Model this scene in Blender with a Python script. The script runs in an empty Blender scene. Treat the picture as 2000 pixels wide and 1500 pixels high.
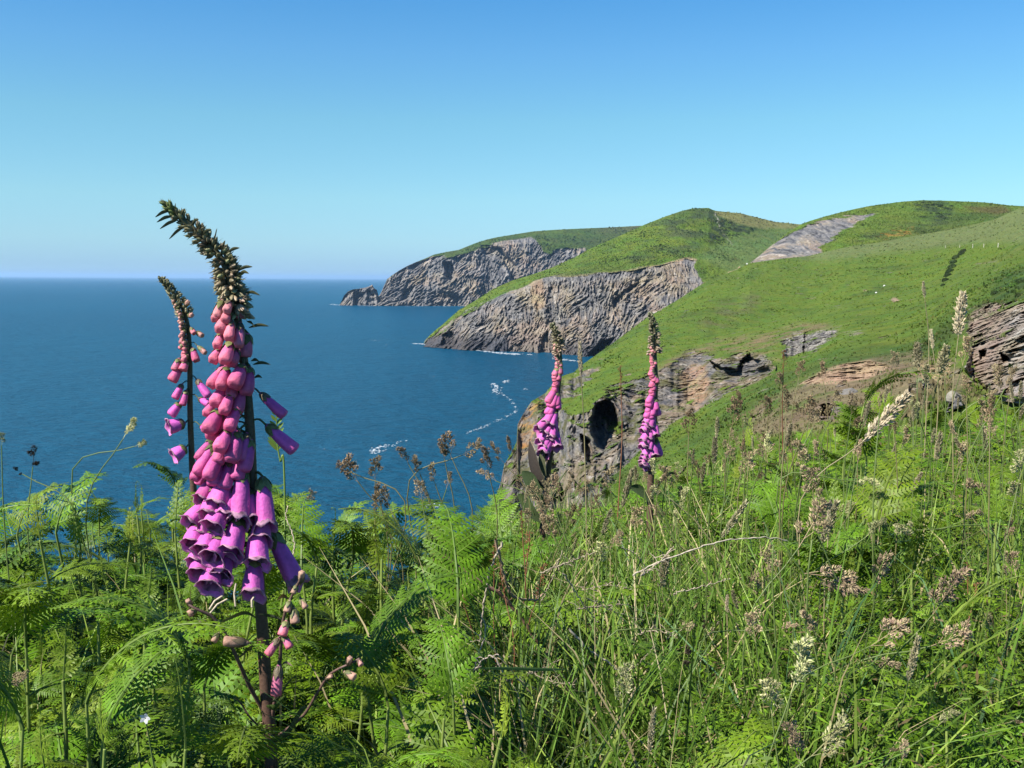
import bpy, math, random
import numpy as np
from mathutils import Vector, Matrix
random.seed(7); RNG = np.random.default_rng(11)
C = bpy.context.scene.collection
R = math.radians
sc = bpy.context.scene

# ---------------------------------------------------------------- camera
F = 2000.0            # focal length in photo pixels (photo 2000x1500)
CAM = np.array([0.0, 0.0, 60.0])
PITCH, ROLL = R(5.86), R(0.37)
fw = np.array([0, math.cos(PITCH), -math.sin(PITCH)])
r0 = np.array([1.0, 0, 0]); u0 = np.cross(r0, fw)
rt = r0 * math.cos(ROLL) + u0 * math.sin(ROLL)
up = np.cross(rt, fw)
rt = rt / np.linalg.norm(rt); up = up / np.linalg.norm(up)
def P(px, py, D):
    """point seen at photo pixel px,py lying D metres ahead of the camera"""
    px, py, D = np.broadcast_arrays(np.asarray(px, float), np.asarray(py, float), np.asarray(D, float))
    ray = fw + ((px - 1000) / F)[..., None] * rt + ((750 - py) / F)[..., None] * up
    return CAM + ray * (D / ray[..., 1])[..., None]
def sea_D(px, py):
    ray = fw + (px - 1000) / F * rt + (750 - py) / F * up
    return 60.0 / -ray[2] * ray[1]
def proj(p):
    d = np.asarray(p, float) - CAM
    z = d @ fw
    return 1000 + (d @ rt) / z * F, 750 - (d @ up) / z * F
cam = bpy.data.cameras.new('camera'); co = bpy.data.objects.new('camera', cam); C.objects.link(co)
cam.sensor_width = 36; cam.lens = 36 * F / 2000; cam.clip_start = 0.05; cam.clip_end = 300000
M3 = Matrix(((rt[0], up[0], -fw[0]), (rt[1], up[1], -fw[1]), (rt[2], up[2], -fw[2])))
co.matrix_world = Matrix.Translation(Vector(CAM)) @ M3.to_4x4()
sc.camera = co

# ---------------------------------------------------------------- noise
_pm = np.random.default_rng(3).permutation(256); _pm = np.concatenate([_pm, _pm, _pm])
_g = np.random.default_rng(4).normal(size=(256, 3)); _g /= np.linalg.norm(_g, axis=1)[:, None]
def perlin(p):
    pi = np.floor(p).astype(int); f = p - pi; pi &= 255
    u = f * f * f * (f * (f * 6 - 15) + 10)
    out = 0
    for dx in (0, 1):
        for dy in (0, 1):
            for dz in (0, 1):
                h = _pm[_pm[_pm[pi[..., 0] + dx] + pi[..., 1] + dy] + pi[..., 2] + dz]
                g = _g[h]
                d = (f[..., 0] - dx) * g[..., 0] + (f[..., 1] - dy) * g[..., 1] + (f[..., 2] - dz) * g[..., 2]
                w = (u[..., 0] if dx else 1 - u[..., 0]) * (u[..., 1] if dy else 1 - u[..., 1]) * (u[..., 2] if dz else 1 - u[..., 2])
                out = out + w * d
    return out * 1.6
def fbm(p, sc_, oct=4, ridged=False, gain=.5, off=0.):
    p = np.asarray(p) / sc_ + off; a = 1; s = 0; t = 0
    for i in range(oct):
        n = perlin(p)
        s = s + a * ((1 - 2 * np.abs(n)) if ridged else n); t += a
        p = p * 2.03 + 17.3; a *= gain
    return s / t
def sstep(a, b, x):
    t = np.clip((x - a) / (b - a), 0, 1); return t * t * (3 - 2 * t)
def mix(a, b, m):
    m = np.asarray(m)[..., None]; return np.asarray(a) * (1 - m) + np.asarray(b) * m
def polymask(px, py, poly, soft=4.0):
    """soft inside mask of a polygon"""
    poly = np.asarray(poly, float); inside = np.zeros(px.shape, bool); d2 = np.full(px.shape, 1e18)
    n = len(poly)
    for i in range(n):
        x0, y0 = poly[i]; x1, y1 = poly[(i + 1) % n]
        c = ((y0 > py) != (y1 > py))
        with np.errstate(divide='ignore', invalid='ignore'):
            xi = (x1 - x0) * (py - y0) / (y1 - y0 if y1 != y0 else 1e-9) + x0
        inside ^= c & (px < xi)
        L = (x1 - x0) ** 2 + (y1 - y0) ** 2 + 1e-9
        t = np.clip(((px - x0) * (x1 - x0) + (py - y0) * (y1 - y0)) / L, 0, 1)
        d2 = np.minimum(d2, (px - x0 - t * (x1 - x0)) ** 2 + (py - y0 - t * (y1 - y0)) ** 2)
    d = np.sqrt(d2) * np.where(inside, 1, -1)
    return sstep(-soft, soft, d)
def rail(pts, px):
    pts = np.asarray(pts, float); return np.interp(px, pts[:, 0], pts[:, 1])
def smooth1(a, k, axis=0):
    if k < 1: return a
    ker = np.hanning(2 * k + 3)[1:-1]; ker /= ker.sum()
    a = np.moveaxis(a, axis, 0); b = np.concatenate([np.repeat(a[:1], k, 0), a, np.repeat(a[-1:], k, 0)])
    out = sum(ker[i] * b[i:i + len(a)] for i in range(2 * k + 1))
    return np.moveaxis(out, 0, axis)

# ---------------------------------------------------------------- mesh building
class MB:
    def __init__(s): s.v = []; s.c = []; s.f = []; s.m = []; s.n = 0
    def add(s, v, f, col=(1, 1, 1), mi=0):
        v = np.asarray(v, float).reshape(-1, 3); col = np.broadcast_to(np.asarray(col, float), v.shape)
        s.v.append(v); s.c.append(col)
        if isinstance(f, np.ndarray): fs = [f]
        else:
            by = {}
            for q in f: by.setdefault(len(q), []).append(q)
            fs = [np.array(x) for x in by.values()]
        for q in fs:
            s.f.append(q.astype(np.int64) + s.n); s.m.append(np.full(len(q), mi))
        s.n += len(v)
    def mesh(s, name, mats, smooth=True):
        me = bpy.data.meshes.new(name)
        v = np.concatenate(s.v).astype(np.float32); me.vertices.add(len(v)); me.vertices.foreach_set('co', v.ravel())
        loops = np.concatenate([q.ravel() for q in s.f]); tot = np.concatenate([np.full(len(q), q.shape[1]) for q in s.f])
        me.loops.add(len(loops)); me.loops.foreach_set('vertex_index', loops.astype(np.int32))
        me.polygons.add(len(tot)); me.polygons.foreach_set('loop_start', (np.cumsum(tot) - tot).astype(np.int32))
        me.polygons.foreach_set('material_index', np.concatenate(s.m).astype(np.int32))
        me.update(calc_edges=True)
        me.polygons.foreach_set('use_smooth', np.full(len(tot), smooth))
        c = np.concatenate(s.c) * .66; c = np.concatenate([c, np.ones((len(c), 1))], 1).astype(np.float32)
        a = me.color_attributes.new('tint', 'FLOAT_COLOR', 'POINT'); a.data.foreach_set('color', c.ravel())
        for m in (mats if isinstance(mats, (list, tuple)) else [mats]): me.materials.append(m)
        return me
    def build(s, name, mats, parent=None, smooth=True, loc=None):
        """link as ONE object; with loc the vertices are taken as world and moved to sit round loc"""
        if loc is not None:
            loc = np.asarray(loc, float); s.v = [x - loc for x in s.v]
        me = s.mesh(name, mats, smooth); o = bpy.data.objects.new(name, me); C.objects.link(o)
        if parent is not None: o.parent = parent
        elif loc is not None: o.location = loc
        return o
def tag(o, label=None, cat=None, group=None, kind=None):
    if label: o['label'] = label
    if cat: o['category'] = cat
    if group: o['group'] = group
    if kind: o['kind'] = kind
    return o
def empty(name, loc):
    o = bpy.data.objects.new(name, None); C.objects.link(o); o.location = loc; o.empty_display_size = .05
    return o
def nrm(v):
    v = np.asarray(v, float); return v / (np.linalg.norm(v) + 1e-12)
def frame(d, hint=(0, 0, 1)):
    d = nrm(d); a = np.cross(hint, d)
    if np.linalg.norm(a) < 1e-3: a = np.cross((1, 0, 0), d)
    a = nrm(a); return a, np.cross(d, a), d
def spline(pts, n):
    """Catmull-Rom through pts (k,m), n samples"""
    p = np.asarray(pts, float); p = np.vstack([2 * p[0] - p[1], p, 2 * p[-1] - p[-2]])
    t = np.linspace(0, len(p) - 3 - 1e-6, n); i = t.astype(int); f = (t - i)[:, None]
    a, b, c, d = p[i], p[i + 1], p[i + 2], p[i + 3]
    return .5 * (2 * b + (c - a) * f + (2 * a - 5 * b + 4 * c - d) * f ** 2 + (3 * b - a - 3 * c + d) * f ** 3)
def tube(mb, pts, rad, ns=6, col=(1, 1, 1), mi=0, cap=True):
    pts = np.asarray(pts, float); n = len(pts); rad = np.broadcast_to(np.asarray(rad, float), (n,))
    d = np.gradient(pts, axis=0); V = []
    a, b, _ = frame(d[0], (0, 1, 0.1))
    for i in range(n):
        t = nrm(d[i]); a = nrm(a - t * (a @ t)); b = np.cross(t, a)
        th = np.arange(ns) / ns * 2 * math.pi
        V.append(pts[i] + rad[i] * (np.cos(th)[:, None] * a + np.sin(th)[:, None] * b))
    V = np.concatenate(V)
    k = np.arange(ns); k2 = (k + 1) % ns
    fs = np.concatenate([np.stack([i * ns + k, i * ns + k2, (i + 1) * ns + k2, (i + 1) * ns + k], 1) for i in range(n - 1)])
    col = np.asarray(col, float)
    if col.ndim == 2: col = np.repeat(col, ns, 0)
    mb.add(V, fs, col, mi)
    if cap:
        mb.add(np.vstack([V[-ns:], pts[-1:] + nrm(d[-1]) * rad[-1]]), [(int(x), int(y), ns) for x, y in zip(k, k2)], col if col.ndim == 1 else col[-1], mi)
def blade(mb, pts, wid, side, col, mi=0, fold=0.0):
    """flat ribbon leaf along pts with half width wid, tapering as given"""
    pts = np.asarray(pts, float); wid = np.asarray(wid, float)[:, None]; side = nrm(side)
    n = len(pts); L = pts - side * wid; Rr = pts + side * wid; col = np.asarray(col, float)
    t = nrm(pts[-1] - pts[0]); nn = nrm(np.cross(side, t))
    if fold: L = L + nn * wid * fold; Rr = Rr + nn * wid * fold
    if fold:
        V = np.concatenate([L, pts, Rr]); i = np.arange(n - 1)
        fs = np.concatenate([np.stack([i, i + n, i + n + 1, i + 1], 1), np.stack([i + n, i + 2 * n, i + 2 * n + 1, i + n + 1], 1)])
        cc = np.concatenate([col] * 3) if col.ndim == 2 else col
    else:
        V = np.concatenate([L, Rr]); i = np.arange(n - 1); fs = np.stack([i, i + n, i + n + 1, i + 1], 1)
        cc = np.concatenate([col] * 2) if col.ndim == 2 else col
    mb.add(V, fs, cc, mi)

# ---------------------------------------------------------------- materials
def newmat(name):
    m = bpy.data.materials.new(name); m.use_nodes = True; nt = m.node_tree
    for n in list(nt.nodes): nt.nodes.remove(n)
    return m, nt
def N(nt, t, **k):
    n = nt.nodes.new(t)
    for a, b in k.items():
        if a in n.inputs.keys() if isinstance(a, str) else False: n.inputs[a].default_value = b
        else: setattr(n, a, b)
    return n
def attr_mat(name, rough=.6, transl=0., spec=.3, nscale=0, nstr=.25, bump=0, bscale=50, bdist=.001, hue=0.0, sheen=0):
    """colour from the tint attribute, varied by noise and from object to object"""
    m, nt = newmat(name); L = nt.links
    at = N(nt, 'ShaderNodeAttribute', attribute_name='tint'); col = at.outputs['Color']
    tc = N(nt, 'ShaderNodeTexCoord')
    geo = N(nt, 'ShaderNodeNewGeometry')
    if nscale:
        nz = N(nt, 'ShaderNodeTexNoise'); nz.inputs['Scale'].default_value = nscale; nz.inputs['Detail'].default_value = 4
        L.new(geo.outputs['Position'], nz.inputs['Vector'])
        mr = N(nt, 'ShaderNodeMapRange'); mr.inputs['From Min'].default_value = .3; mr.inputs['From Max'].default_value = .7
        mr.inputs['To Min'].default_value = 1 - nstr; mr.inputs['To Max'].default_value = 1 + nstr; L.new(nz.outputs['Fac'], mr.inputs['Value'])
        hs = N(nt, 'ShaderNodeHueSaturation'); L.new(mr.outputs[0], hs.inputs['Value']); L.new(col, hs.inputs['Color']); col = hs.outputs[0]
    if hue:
        oi = N(nt, 'ShaderNodeObjectInfo'); hs = N(nt, 'ShaderNodeHueSaturation')
        a = N(nt, 'ShaderNodeMapRange'); a.inputs['To Min'].default_value = .5 - hue; a.inputs['To Max'].default_value = .5 + hue * .7; L.new(oi.outputs['Random'], a.inputs['Value'])
        m2 = N(nt, 'ShaderNodeMath', operation='MULTIPLY'); m2.inputs[1].default_value = 7.13; L.new(oi.outputs['Random'], m2.inputs[0])
        m3 = N(nt, 'ShaderNodeMath', operation='FRACT'); L.new(m2.outputs[0], m3.inputs[0])
        b = N(nt, 'ShaderNodeMapRange'); b.inputs['To Min'].default_value = .75; b.inputs['To Max'].default_value = 1.25; L.new(m3.outputs[0], b.inputs['Value'])
        L.new(a.outputs[0], hs.inputs['Hue']); L.new(b.outputs[0], hs.inputs['Value']); L.new(col, hs.inputs['Color']); col = hs.outputs[0]
    p = N(nt, 'ShaderNodeBsdfPrincipled'); p.inputs['Roughness'].default_value = rough; p.inputs['Specular IOR Level'].default_value = spec
    L.new(col, p.inputs['Base Color'])
    if bump:
        nb = N(nt, 'ShaderNodeTexNoise'); nb.inputs['Scale'].default_value = bscale; nb.inputs['Detail'].default_value = 6; L.new(geo.outputs['Position'], nb.inputs['Vector'])
        bp = N(nt, 'ShaderNodeBump'); bp.inputs['Strength'].default_value = bump; bp.inputs['Distance'].default_value = bdist
        L.new(nb.outputs['Fac'], bp.inputs['Height']); L.new(bp.outputs[0], p.inputs['Normal'])
    out = N(nt, 'ShaderNodeOutputMaterial'); sh = p.outputs[0]
    if transl:
        t = N(nt, 'ShaderNodeBsdfTranslucent'); L.new(col, t.inputs['Color']); ms = N(nt, 'ShaderNodeMixShader'); ms.inputs[0].default_value = transl
        L.new(sh, ms.inputs[1]); L.new(t.outputs[0], ms.inputs[2]); sh = ms.outputs[0]
    L.new(sh, out.inputs['Surface']); return m
def terrain_mat(name, s, bstr=.6, fine=1.0):
    """grass and rock share one sheet; the tint attribute carries the ground colour, noise adds what is finer than the mesh; s = size in metres of the finest detail"""
    m, nt = newmat(name); L = nt.links
    at = N(nt, 'ShaderNodeAttribute', attribute_name='tint'); geo = N(nt, 'ShaderNodeNewGeometry')
    mpn = N(nt, 'ShaderNodeMapping'); mpn.inputs['Scale'].default_value = (1, .45, 1.4); L.new(geo.outputs['Position'], mpn.inputs['Vector'])
    def noise(sz, det=5, ro=.6):
        n = N(nt, 'ShaderNodeTexNoise'); n.inputs['Scale'].default_value = 1 / sz; n.inputs['Detail'].default_value = det; n.inputs['Roughness'].default_value = ro
        L.new(mpn.outputs[0], n.inputs['Vector']); return n.outputs['Fac']
    a, b = noise(s * 6), noise(s)
    ad = N(nt, 'ShaderNodeMath', operation='ADD'); L.new(a, ad.inputs[0]); L.new(b, ad.inputs[1])
    mr = N(nt, 'ShaderNodeMapRange'); mr.inputs['From Min'].default_value = .7; mr.inputs['From Max'].default_value = 1.3
    mr.inputs['To Min'].default_value = .62; mr.inputs['To Max'].default_value = 1.38; L.new(ad.outputs[0], mr.inputs['Value'])
    hs = N(nt, 'ShaderNodeHueSaturation'); L.new(at.outputs['Color'], hs.inputs['Color']); L.new(mr.outputs[0], hs.inputs['Value'])
    h2 = N(nt, 'ShaderNodeMapRange'); h2.inputs['From Min'].default_value = .35; h2.inputs['From Max'].default_value = .65
    h2.inputs['To Min'].default_value = .475; h2.inputs['To Max'].default_value = .515; L.new(noise(s * 11, 3), h2.inputs['Value']); L.new(h2.outputs[0], hs.inputs['Hue'])
    p = N(nt, 'ShaderNodeBsdfPrincipled'); p.inputs['Roughness'].default_value = .9; p.inputs['Specular IOR Level'].default_value = .12
    L.new(hs.outputs[0], p.inputs['Base Color'])
    bp = N(nt, 'ShaderNodeBump'); bp.inputs['Strength'].default_value = bstr; bp.inputs['Distance'].default_value = s * 1.3
    L.new(ad.outputs[0], bp.inputs['Height']); L.new(bp.outputs[0], p.inputs['Normal'])
    out = N(nt, 'ShaderNodeOutputMaterial'); L.new(p.outputs[0], out.inputs['Surface']); return m

# ---------------------------------------------------------------- light
SUN_AZ, SUN_EL = R(-122), R(46)      # azimuth measured from +Y towards +X: the sun stands left and behind the camera
w = bpy.data.worlds.new('World'); sc.world = w; w.use_nodes = True; nt = w.node_tree
for n in list(nt.nodes): nt.nodes.remove(n)
sky = N(nt, 'ShaderNodeTexSky', sky_type='NISHITA'); sky.sun_disc = False
sky.sun_elevation = SUN_EL; sky.sun_rotation = SUN_AZ; sky.altitude = 0; sky.air_density = 1.0; sky.dust_density = 0.0; sky.ozone_density = 2.2
tc = N(nt, 'ShaderNodeTexCoord'); sx = N(nt, 'ShaderNodeSeparateXYZ'); nt.links.new(tc.outputs['Generated'], sx.inputs[0])
cr = N(nt, 'ShaderNodeValToRGB'); nt.links.new(sx.outputs[2], cr.inputs[0]); e = cr.color_ramp.elements
SKYRAMP = [(0, (.30, .51, .91)), (.012, (.31, .52, .91)), (.035, (.40, .62, .87)), (.075, (.48, .725, .84)), (.147, (.485, .80, .85)), (.208, (.42, .785, .96)), (.264, (.315, .75, 1)), (1, (.25, .65, 1))]
while len(e) < len(SKYRAMP): e.new(.5)
for q, (a_, c_) in zip(e, SKYRAMP): q.position = a_; q.color = (*c_, 1)
mm = N(nt, 'ShaderNodeMix', data_type='RGBA', blend_type='MULTIPLY'); mm.inputs[0].default_value = 1
nt.links.new(sky.outputs[0], mm.inputs[6]); nt.links.new(cr.outputs[0], mm.inputs[7])
bg = N(nt, 'ShaderNodeBackground'); bg.inputs['Strength'].default_value = .07
wo = N(nt, 'ShaderNodeOutputWorld'); nt.links.new(mm.outputs[2], bg.inputs[0]); nt.links.new(bg.outputs[0], wo.inputs[0])
sl = bpy.data.lights.new('sun', 'SUN'); so = bpy.data.objects.new('sun', sl); C.objects.link(so)
sl.energy = 5.0; sl.angle = R(.53); sl.color = (1, .945, .86)
S = np.array([math.sin(SUN_AZ) * math.cos(SUN_EL), math.cos(SUN_AZ) * math.cos(SUN_EL), math.sin(SUN_EL)])
so.rotation_euler = Vector(S).to_track_quat('Z', 'Y').to_euler(); so.location = (-20, -10, 90)
sc.view_settings.view_transform = 'Standard'; sc.view_settings.look = 'None'; sc.view_settings.exposure = 1.2; sc.view_settings.gamma = 1

# ---------------------------------------------------------------- sea
m, nt = newmat('sea water'); L = nt.links
geo = N(nt, 'ShaderNodeNewGeometry')
def sn(scale, det, rough=.5, aniso=(1, 1, 1)):
    mp = N(nt, 'ShaderNodeMapping'); mp.inputs['Scale'].default_value = aniso; L.new(geo.outputs['Position'], mp.inputs['Vector'])
    n = N(nt, 'ShaderNodeTexNoise'); n.inputs['Scale'].default_value = scale; n.inputs['Detail'].default_value = det; n.inputs['Roughness'].default_value = rough
    L.new(mp.outputs[0], n.inputs['Vector']); return n.outputs['Fac']
n1 = sn(.2, 6, .62, (.45, 1, 1)); n2 = sn(.02, 3); n3 = sn(.0025, 4, .6, (1, .35, 1))
ad = N(nt, 'ShaderNodeMath', operation='MULTIPLY_ADD'); L.new(n2, ad.inputs[0]); ad.inputs[1].default_value = .9; L.new(n1, ad.inputs[2])
bp = N(nt, 'ShaderNodeBump'); bp.inputs['Strength'].default_value = 1; bp.inputs['Distance'].default_value = 7; L.new(ad.outputs[0], bp.inputs['Height'])
rp = N(nt, 'ShaderNodeMix', data_type='RGBA'); L.new(n3, rp.inputs[0]); rp.inputs[6].default_value = (.0, .040, .088, 1); rp.inputs[7].default_value = (.0, .070, .132, 1)
p = N(nt, 'ShaderNodeBsdfPrincipled'); p.inputs['Roughness'].default_value = .3; p.inputs['IOR'].default_value = 1.33; p.inputs['Specular IOR Level'].default_value = .07
L.new(rp.outputs[2], p.inputs['Base Color']); L.new(bp.outputs[0], p.inputs['Normal'])
out = N(nt, 'ShaderNodeOutputMaterial'); L.new(p.outputs[0], out.inputs['Surface']); MSEA = m
mb = MB(); mb.add([(-90000, -600, 0), (90000, -600, 0), (90000, 100000, 0), (-90000, 100000, 0)], np.array([[0, 1, 2, 3]]))
tag(mb.build('sea', MSEA, smooth=False), kind='structure')

# ---------------------------------------------------------------- terrain sheets
G_BRIGHT, G_MID, G_DARK, G_OLIVE = (.100, .160, .018), (.064, .106, .019), (.028, .052, .016), (.11, .12, .04)
K_GREY, K_DARK, K_TAN, K_PALE, K_SAND = (.2, .195, .19), (.035, .037, .05), (.26, .21, .145), (.46, .43, .39), (.4, .29, .17)
def rock_colour(W, px, ang, size, seed, warp=1.0, tan=.5, stretch=8):
    """tilted, folded beds: long streaks along the bedding whose dip changes from block to block"""
    q = np.stack([W[..., 0], W[..., 1] * .25, W[..., 2]], -1)
    x, z = q[..., 0], q[..., 2]; sel = fbm(q, size * 9, 3, off=seed + 2) * 2.2; z0 = np.zeros_like(x)
    wp = fbm(q, size * 18, 3, off=seed) * size * 4.0 * warp + fbm(q, size * 3, 2, off=seed + 5) * size * .25 * warp
    band = 0; broken = 0; wsum = 0
    for k, dth in enumerate((-.55, -.1, .4)):
        th = float(np.median(ang)) + dth if not isinstance(ang, tuple) else 0
        wk = np.exp(-((sel + (ang - np.median(ang)) * 1.2 - (-.6, 0, .6)[k]) / .3) ** 2) + 1e-4
        c = -x * math.sin(th) + z * math.cos(th) + wp; a = x * math.cos(th) + z * math.sin(th)
        g = np.stack([c / size, a / size / stretch, z0 + seed + k * 3.1], -1)
        n = fbm(g, 1, 4, gain=.62) * 1.5; h = fbm(g * [.9, 2.6, 1] + 31.7, 1, 4, ridged=True, gain=.55)
        band = band + wk * n; broken = broken + wk * h; wsum = wsum + wk
    band = band / wsum; broken = broken / wsum
    big = fbm(q, size * 12, 4, off=seed + 9); spk = fbm(q, size * .7, 3, off=seed + 12)
    c = mix(K_GREY, K_TAN, sstep(-.1 - .3 * tan, .5 - .3 * tan, big + band * .5))
    c = mix(c, K_PALE, sstep(.22, .7, band + spk * .5 + big * .3) * .85)
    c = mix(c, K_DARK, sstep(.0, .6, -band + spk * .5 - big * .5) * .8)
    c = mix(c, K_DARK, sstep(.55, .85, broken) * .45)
    return c, band, -broken, big
def sheet(name, px0, px1, nc, nr, rails, rockpolys, grassfn, rockargs, amp, back, mat, recess=(), extra=None, smooth=10, under=None, gamp=1.0, backrows=14, soft=3.0, patch=.5, stretch=8, steep=0, brk_s=2.6):
    """a hillside built as rows from its skyline down, each point at its own distance; rails = [(y(px), D(px))...] from skyline to foot"""
    pxs = np.linspace(px0, px1, nc); ys = [rail(r[0], pxs) for r in rails]
    for i in range(1, len(ys)): ys[i] = np.maximum(ys[i], ys[i - 1] + .5)
    Ds = [(rail(r[1], pxs) if not callable(r[1]) else np.array([r[1](a, b) for a, b in zip(pxs, ys[i])])) for i, r in enumerate(rails)]
    t = np.linspace(0, 1, nr)
    PX = np.repeat(pxs[None], nr, 0); PY = ys[0] + (ys[-1] - ys[0]) * t[:, None]
    inv = np.empty_like(PX)
    for j in range(nc): inv[:, j] = np.interp(PY[:, j], [y[j] for y in ys], [1 / d[j] for d in Ds])
    for _ in range(2): inv[1:-1] = smooth1(inv, smooth, 0)[1:-1]
    inv = smooth1(smooth1(inv, 9, 1), 9, 1)
    D = 1 / inv; W = P(PX, PY, D)
    rock = np.zeros_like(PX); wob = fbm(W, amp * 6 + 2, 5, gain=.65) * 16
    brk = fbm(W * [1, .4, 1.4], amp * brk_s, 5, gain=.62, off=44)
    for poly in rockpolys: rock = np.maximum(rock, polymask(PX + wob, PY + wob * .6, poly, soft * 3))
    rock = sstep(.36, .6, rock + brk * patch - .08 * patch)
    ang, size, seed, warp, tan = rockargs
    A = ang(PX, PY) if callable(ang) else np.full(PX.shape, ang)
    rc, band, broken, big = rock_colour(W, PX, A, size, seed, warp, tan, stretch)
    if steep:      # rock stands steep, the turf between lies back
        di = np.diff(inv, axis=0); wt = 1 - steep * smooth1(rock, 3, 0)[1:]; ci = np.cumsum(di * wt, 0); tot = smooth1(smooth1((inv[-1] - inv[0]) / (ci[-1] + 1e-12), 90), 90)
        inv = np.vstack([inv[:1], inv[:1] + ci * tot]); gr = smooth1(1 - sstep(0, .3, smooth1(rock, 8, 0)), 8, 0); i2 = smooth1(smooth1(inv, 30, 1), 30, 1); inv = smooth1(inv, 4, 1) * (1 - gr) + i2 * gr; D = 1 / inv; W = P(PX, PY, D)
    edge = sstep(0, .06, t)[:, None] * (1 if under is None else sstep(0, .05, 1 - t)[:, None])
    off = rock * (-amp * .6 * band - amp * .9 * (broken + .3) + amp * 1.3 * fbm(W, amp * 7, 4, ridged=True, off=3) + amp * 1.6 * fbm(W * [1, .3, .28], amp * 4, 4, ridged=True, off=6, gain=.6) - amp * 1.1)
    off = off + (1 - rock) * gamp * (fbm(W, amp * 16, 4, off=8) * amp * 1.6 + fbm(W, amp * 1.7, 3, off=2) * amp * .35)
    for poly, dep, so_ in recess: off = off + polymask(PX + wob * .6, PY + wob * .5, poly, so_) * dep
    D = D + off * edge
    W = P(PX, PY, D)
    Wt = W * [1, .35, 1.6]; PXw = PX + wob * .7; PYw = PY + wob * .4; gc = grassfn(PXw, PYw, Wt)
    col = mix(gc, rc, rock)
    if extra: col = extra(PXw, PYw, W, col, rock)
    rows = [W]; cols = [col]; bk = []
    for k in range(1, backrows + 1):
        s = k / backrows; q = W[0].copy(); q[:, 1] += back * s; q[:, 2] = q[:, 2] + (-12 - q[:, 2]) * s ** 1.6 - 0
        q[:, 0] += q[:, 0] / np.maximum(q[:, 1], 1) * back * s
        bk.append(q)
    rows = bk[::-1] + rows; cols = [col[0]] * backrows + cols
    if under is not None:
        for k in range(1, 7):
            s = k / 6; q = W[-1].copy(); q[:, 2] -= under[1] * s; q[:, :2] *= 1 - under[0] * s; rows.append(q); cols.append(col[-1])
    V = np.concatenate([r.reshape(-1, 3) for r in rows]); CC = np.concatenate([c.reshape(-1, 3) for c in cols])
    nR = len(V) // nc; i = np.arange(nR - 1)[:, None] * nc + np.arange(nc - 1)[None]; i = i.ravel()
    mb = MB(); mb.add(V, np.stack([i, i + nc, i + nc + 1, i + 1], 1), np.clip(CC, .005, .9))
    o = mb.build(name, mat); o.data.update()
    return o, (PX, PY, W, col, rock)
def grass_base(W, s, bright=.5, seed=0):
    n = fbm(W, s * 12, 4, off=seed); n2 = fbm(W, s * 3, 4, off=seed + 4)
    c = mix(G_MID, G_BRIGHT, sstep(-.35, .3, n + (bright - .5)))
    c = mix(c, G_DARK, sstep(.12, .6, n2 - n * .3) * .55); return mix(c, G_OLIVE, sstep(.15, .6, fbm(W, s * 20, 3, off=seed + 7)) * .5)

# --- far headland
def gA(px, py, W): return mix(grass_base(W, 14, .2, 1), G_OLIVE, sstep(1120, 1220, px) * sstep(462, 444, py) * .8) * .9
topA = [(728, 594), (734, 588), (744, 572), (756, 545), (768, 536), (780, 528), (796, 519), (812, 512), (830, 505), (848, 497), (872, 492), (896, 488), (928, 475), (950, 468), (972, 463), (1010, 457), (1040, 452), (1080, 449), (1120, 447), (1192, 444), (1248, 441), (1360, 439)]
rockA = [[(720, 600), (740, 565), (760, 540), (800, 515), (845, 505), (880, 503), (905, 496), (944, 483), (975, 472), (1005, 466), (1038, 463), (1050, 475), (1060, 490), (1076, 497), (1090, 488), (1110, 483), (1140, 481), (1146, 490), (1120, 520), (1100, 620), (720, 620)]]
def angA(px, py): return np.where(px < 860, R(48) - (px - 760) / 100 * R(35), R(70)) + fbm(np.stack([px / 60, py / 60, px * 0], -1), 1, 2) * .7
oA, gridA = sheet('headland', 728, 1360, 640, 170,
    [(topA, [(728, 2300), (800, 2330), (1040, 2560), (1360, 2900)]),
     ([(728, 595), (760, 560), (850, 510), (940, 484), (1040, 470), (1140, 482), (1360, 500)], [(728, 2290), (1360, 2420)]),
     ([(728, 597), (930, 598), (1360, 600)], [(728, 2225), (1360, 2190)])],
    rockA, gA, (angA, 4.6, 2.0, .7, .15), 15, 500, terrain_mat('far cliff and turf', 4.0, .55), smooth=4,
    recess=[([(838, 575), (855, 568), (880, 572), (905, 578), (912, 597), (905, 604), (840, 604)], 26, 7), ([(868, 515), (882, 512), (892, 540), (880, 548), (870, 540)], 45, 2),
            ([(940, 478), (975, 482), (990, 500), (1010, 520), (1010, 555), (1000, 545), (985, 510), (945, 495)], 40, 3), ([(790, 568), (812, 560), (800, 585), (780, 588)], 30, 3)])
tag(oA, kind='structure')
# sea stack off its tip
topS = [(664, 594), (668, 586), (672, 577), (680, 569), (690, 565), (700, 564), (712, 562), (722, 559), (727, 556), (731, 563), (736, 566), (740, 580), (744, 593)]
oS, _ = sheet('sea_stack', 664, 744, 110, 60,
    [(topS, [(664, 2262), (744, 2268)]), ([(664, 597), (744, 598)], [(664, 2225), (744, 2222)])],
    [[(600, 500), (800, 500), (800, 640), (600, 640)]], gA, (R(60), 6.0, 6.0, 1.0, .6), 14, 60, terrain_mat('stack rock', 3.0, .6), smooth=3, backrows=6,
    recess=[([(690, 570), (712, 572), (708, 600), (692, 600)], 22, 3), ([(718, 566), (728, 570), (734, 598), (715, 600)], 22, 3)])
tag(oS, 'craggy dark sea stack standing off the tip of the far headland', 'sea stack')

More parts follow.
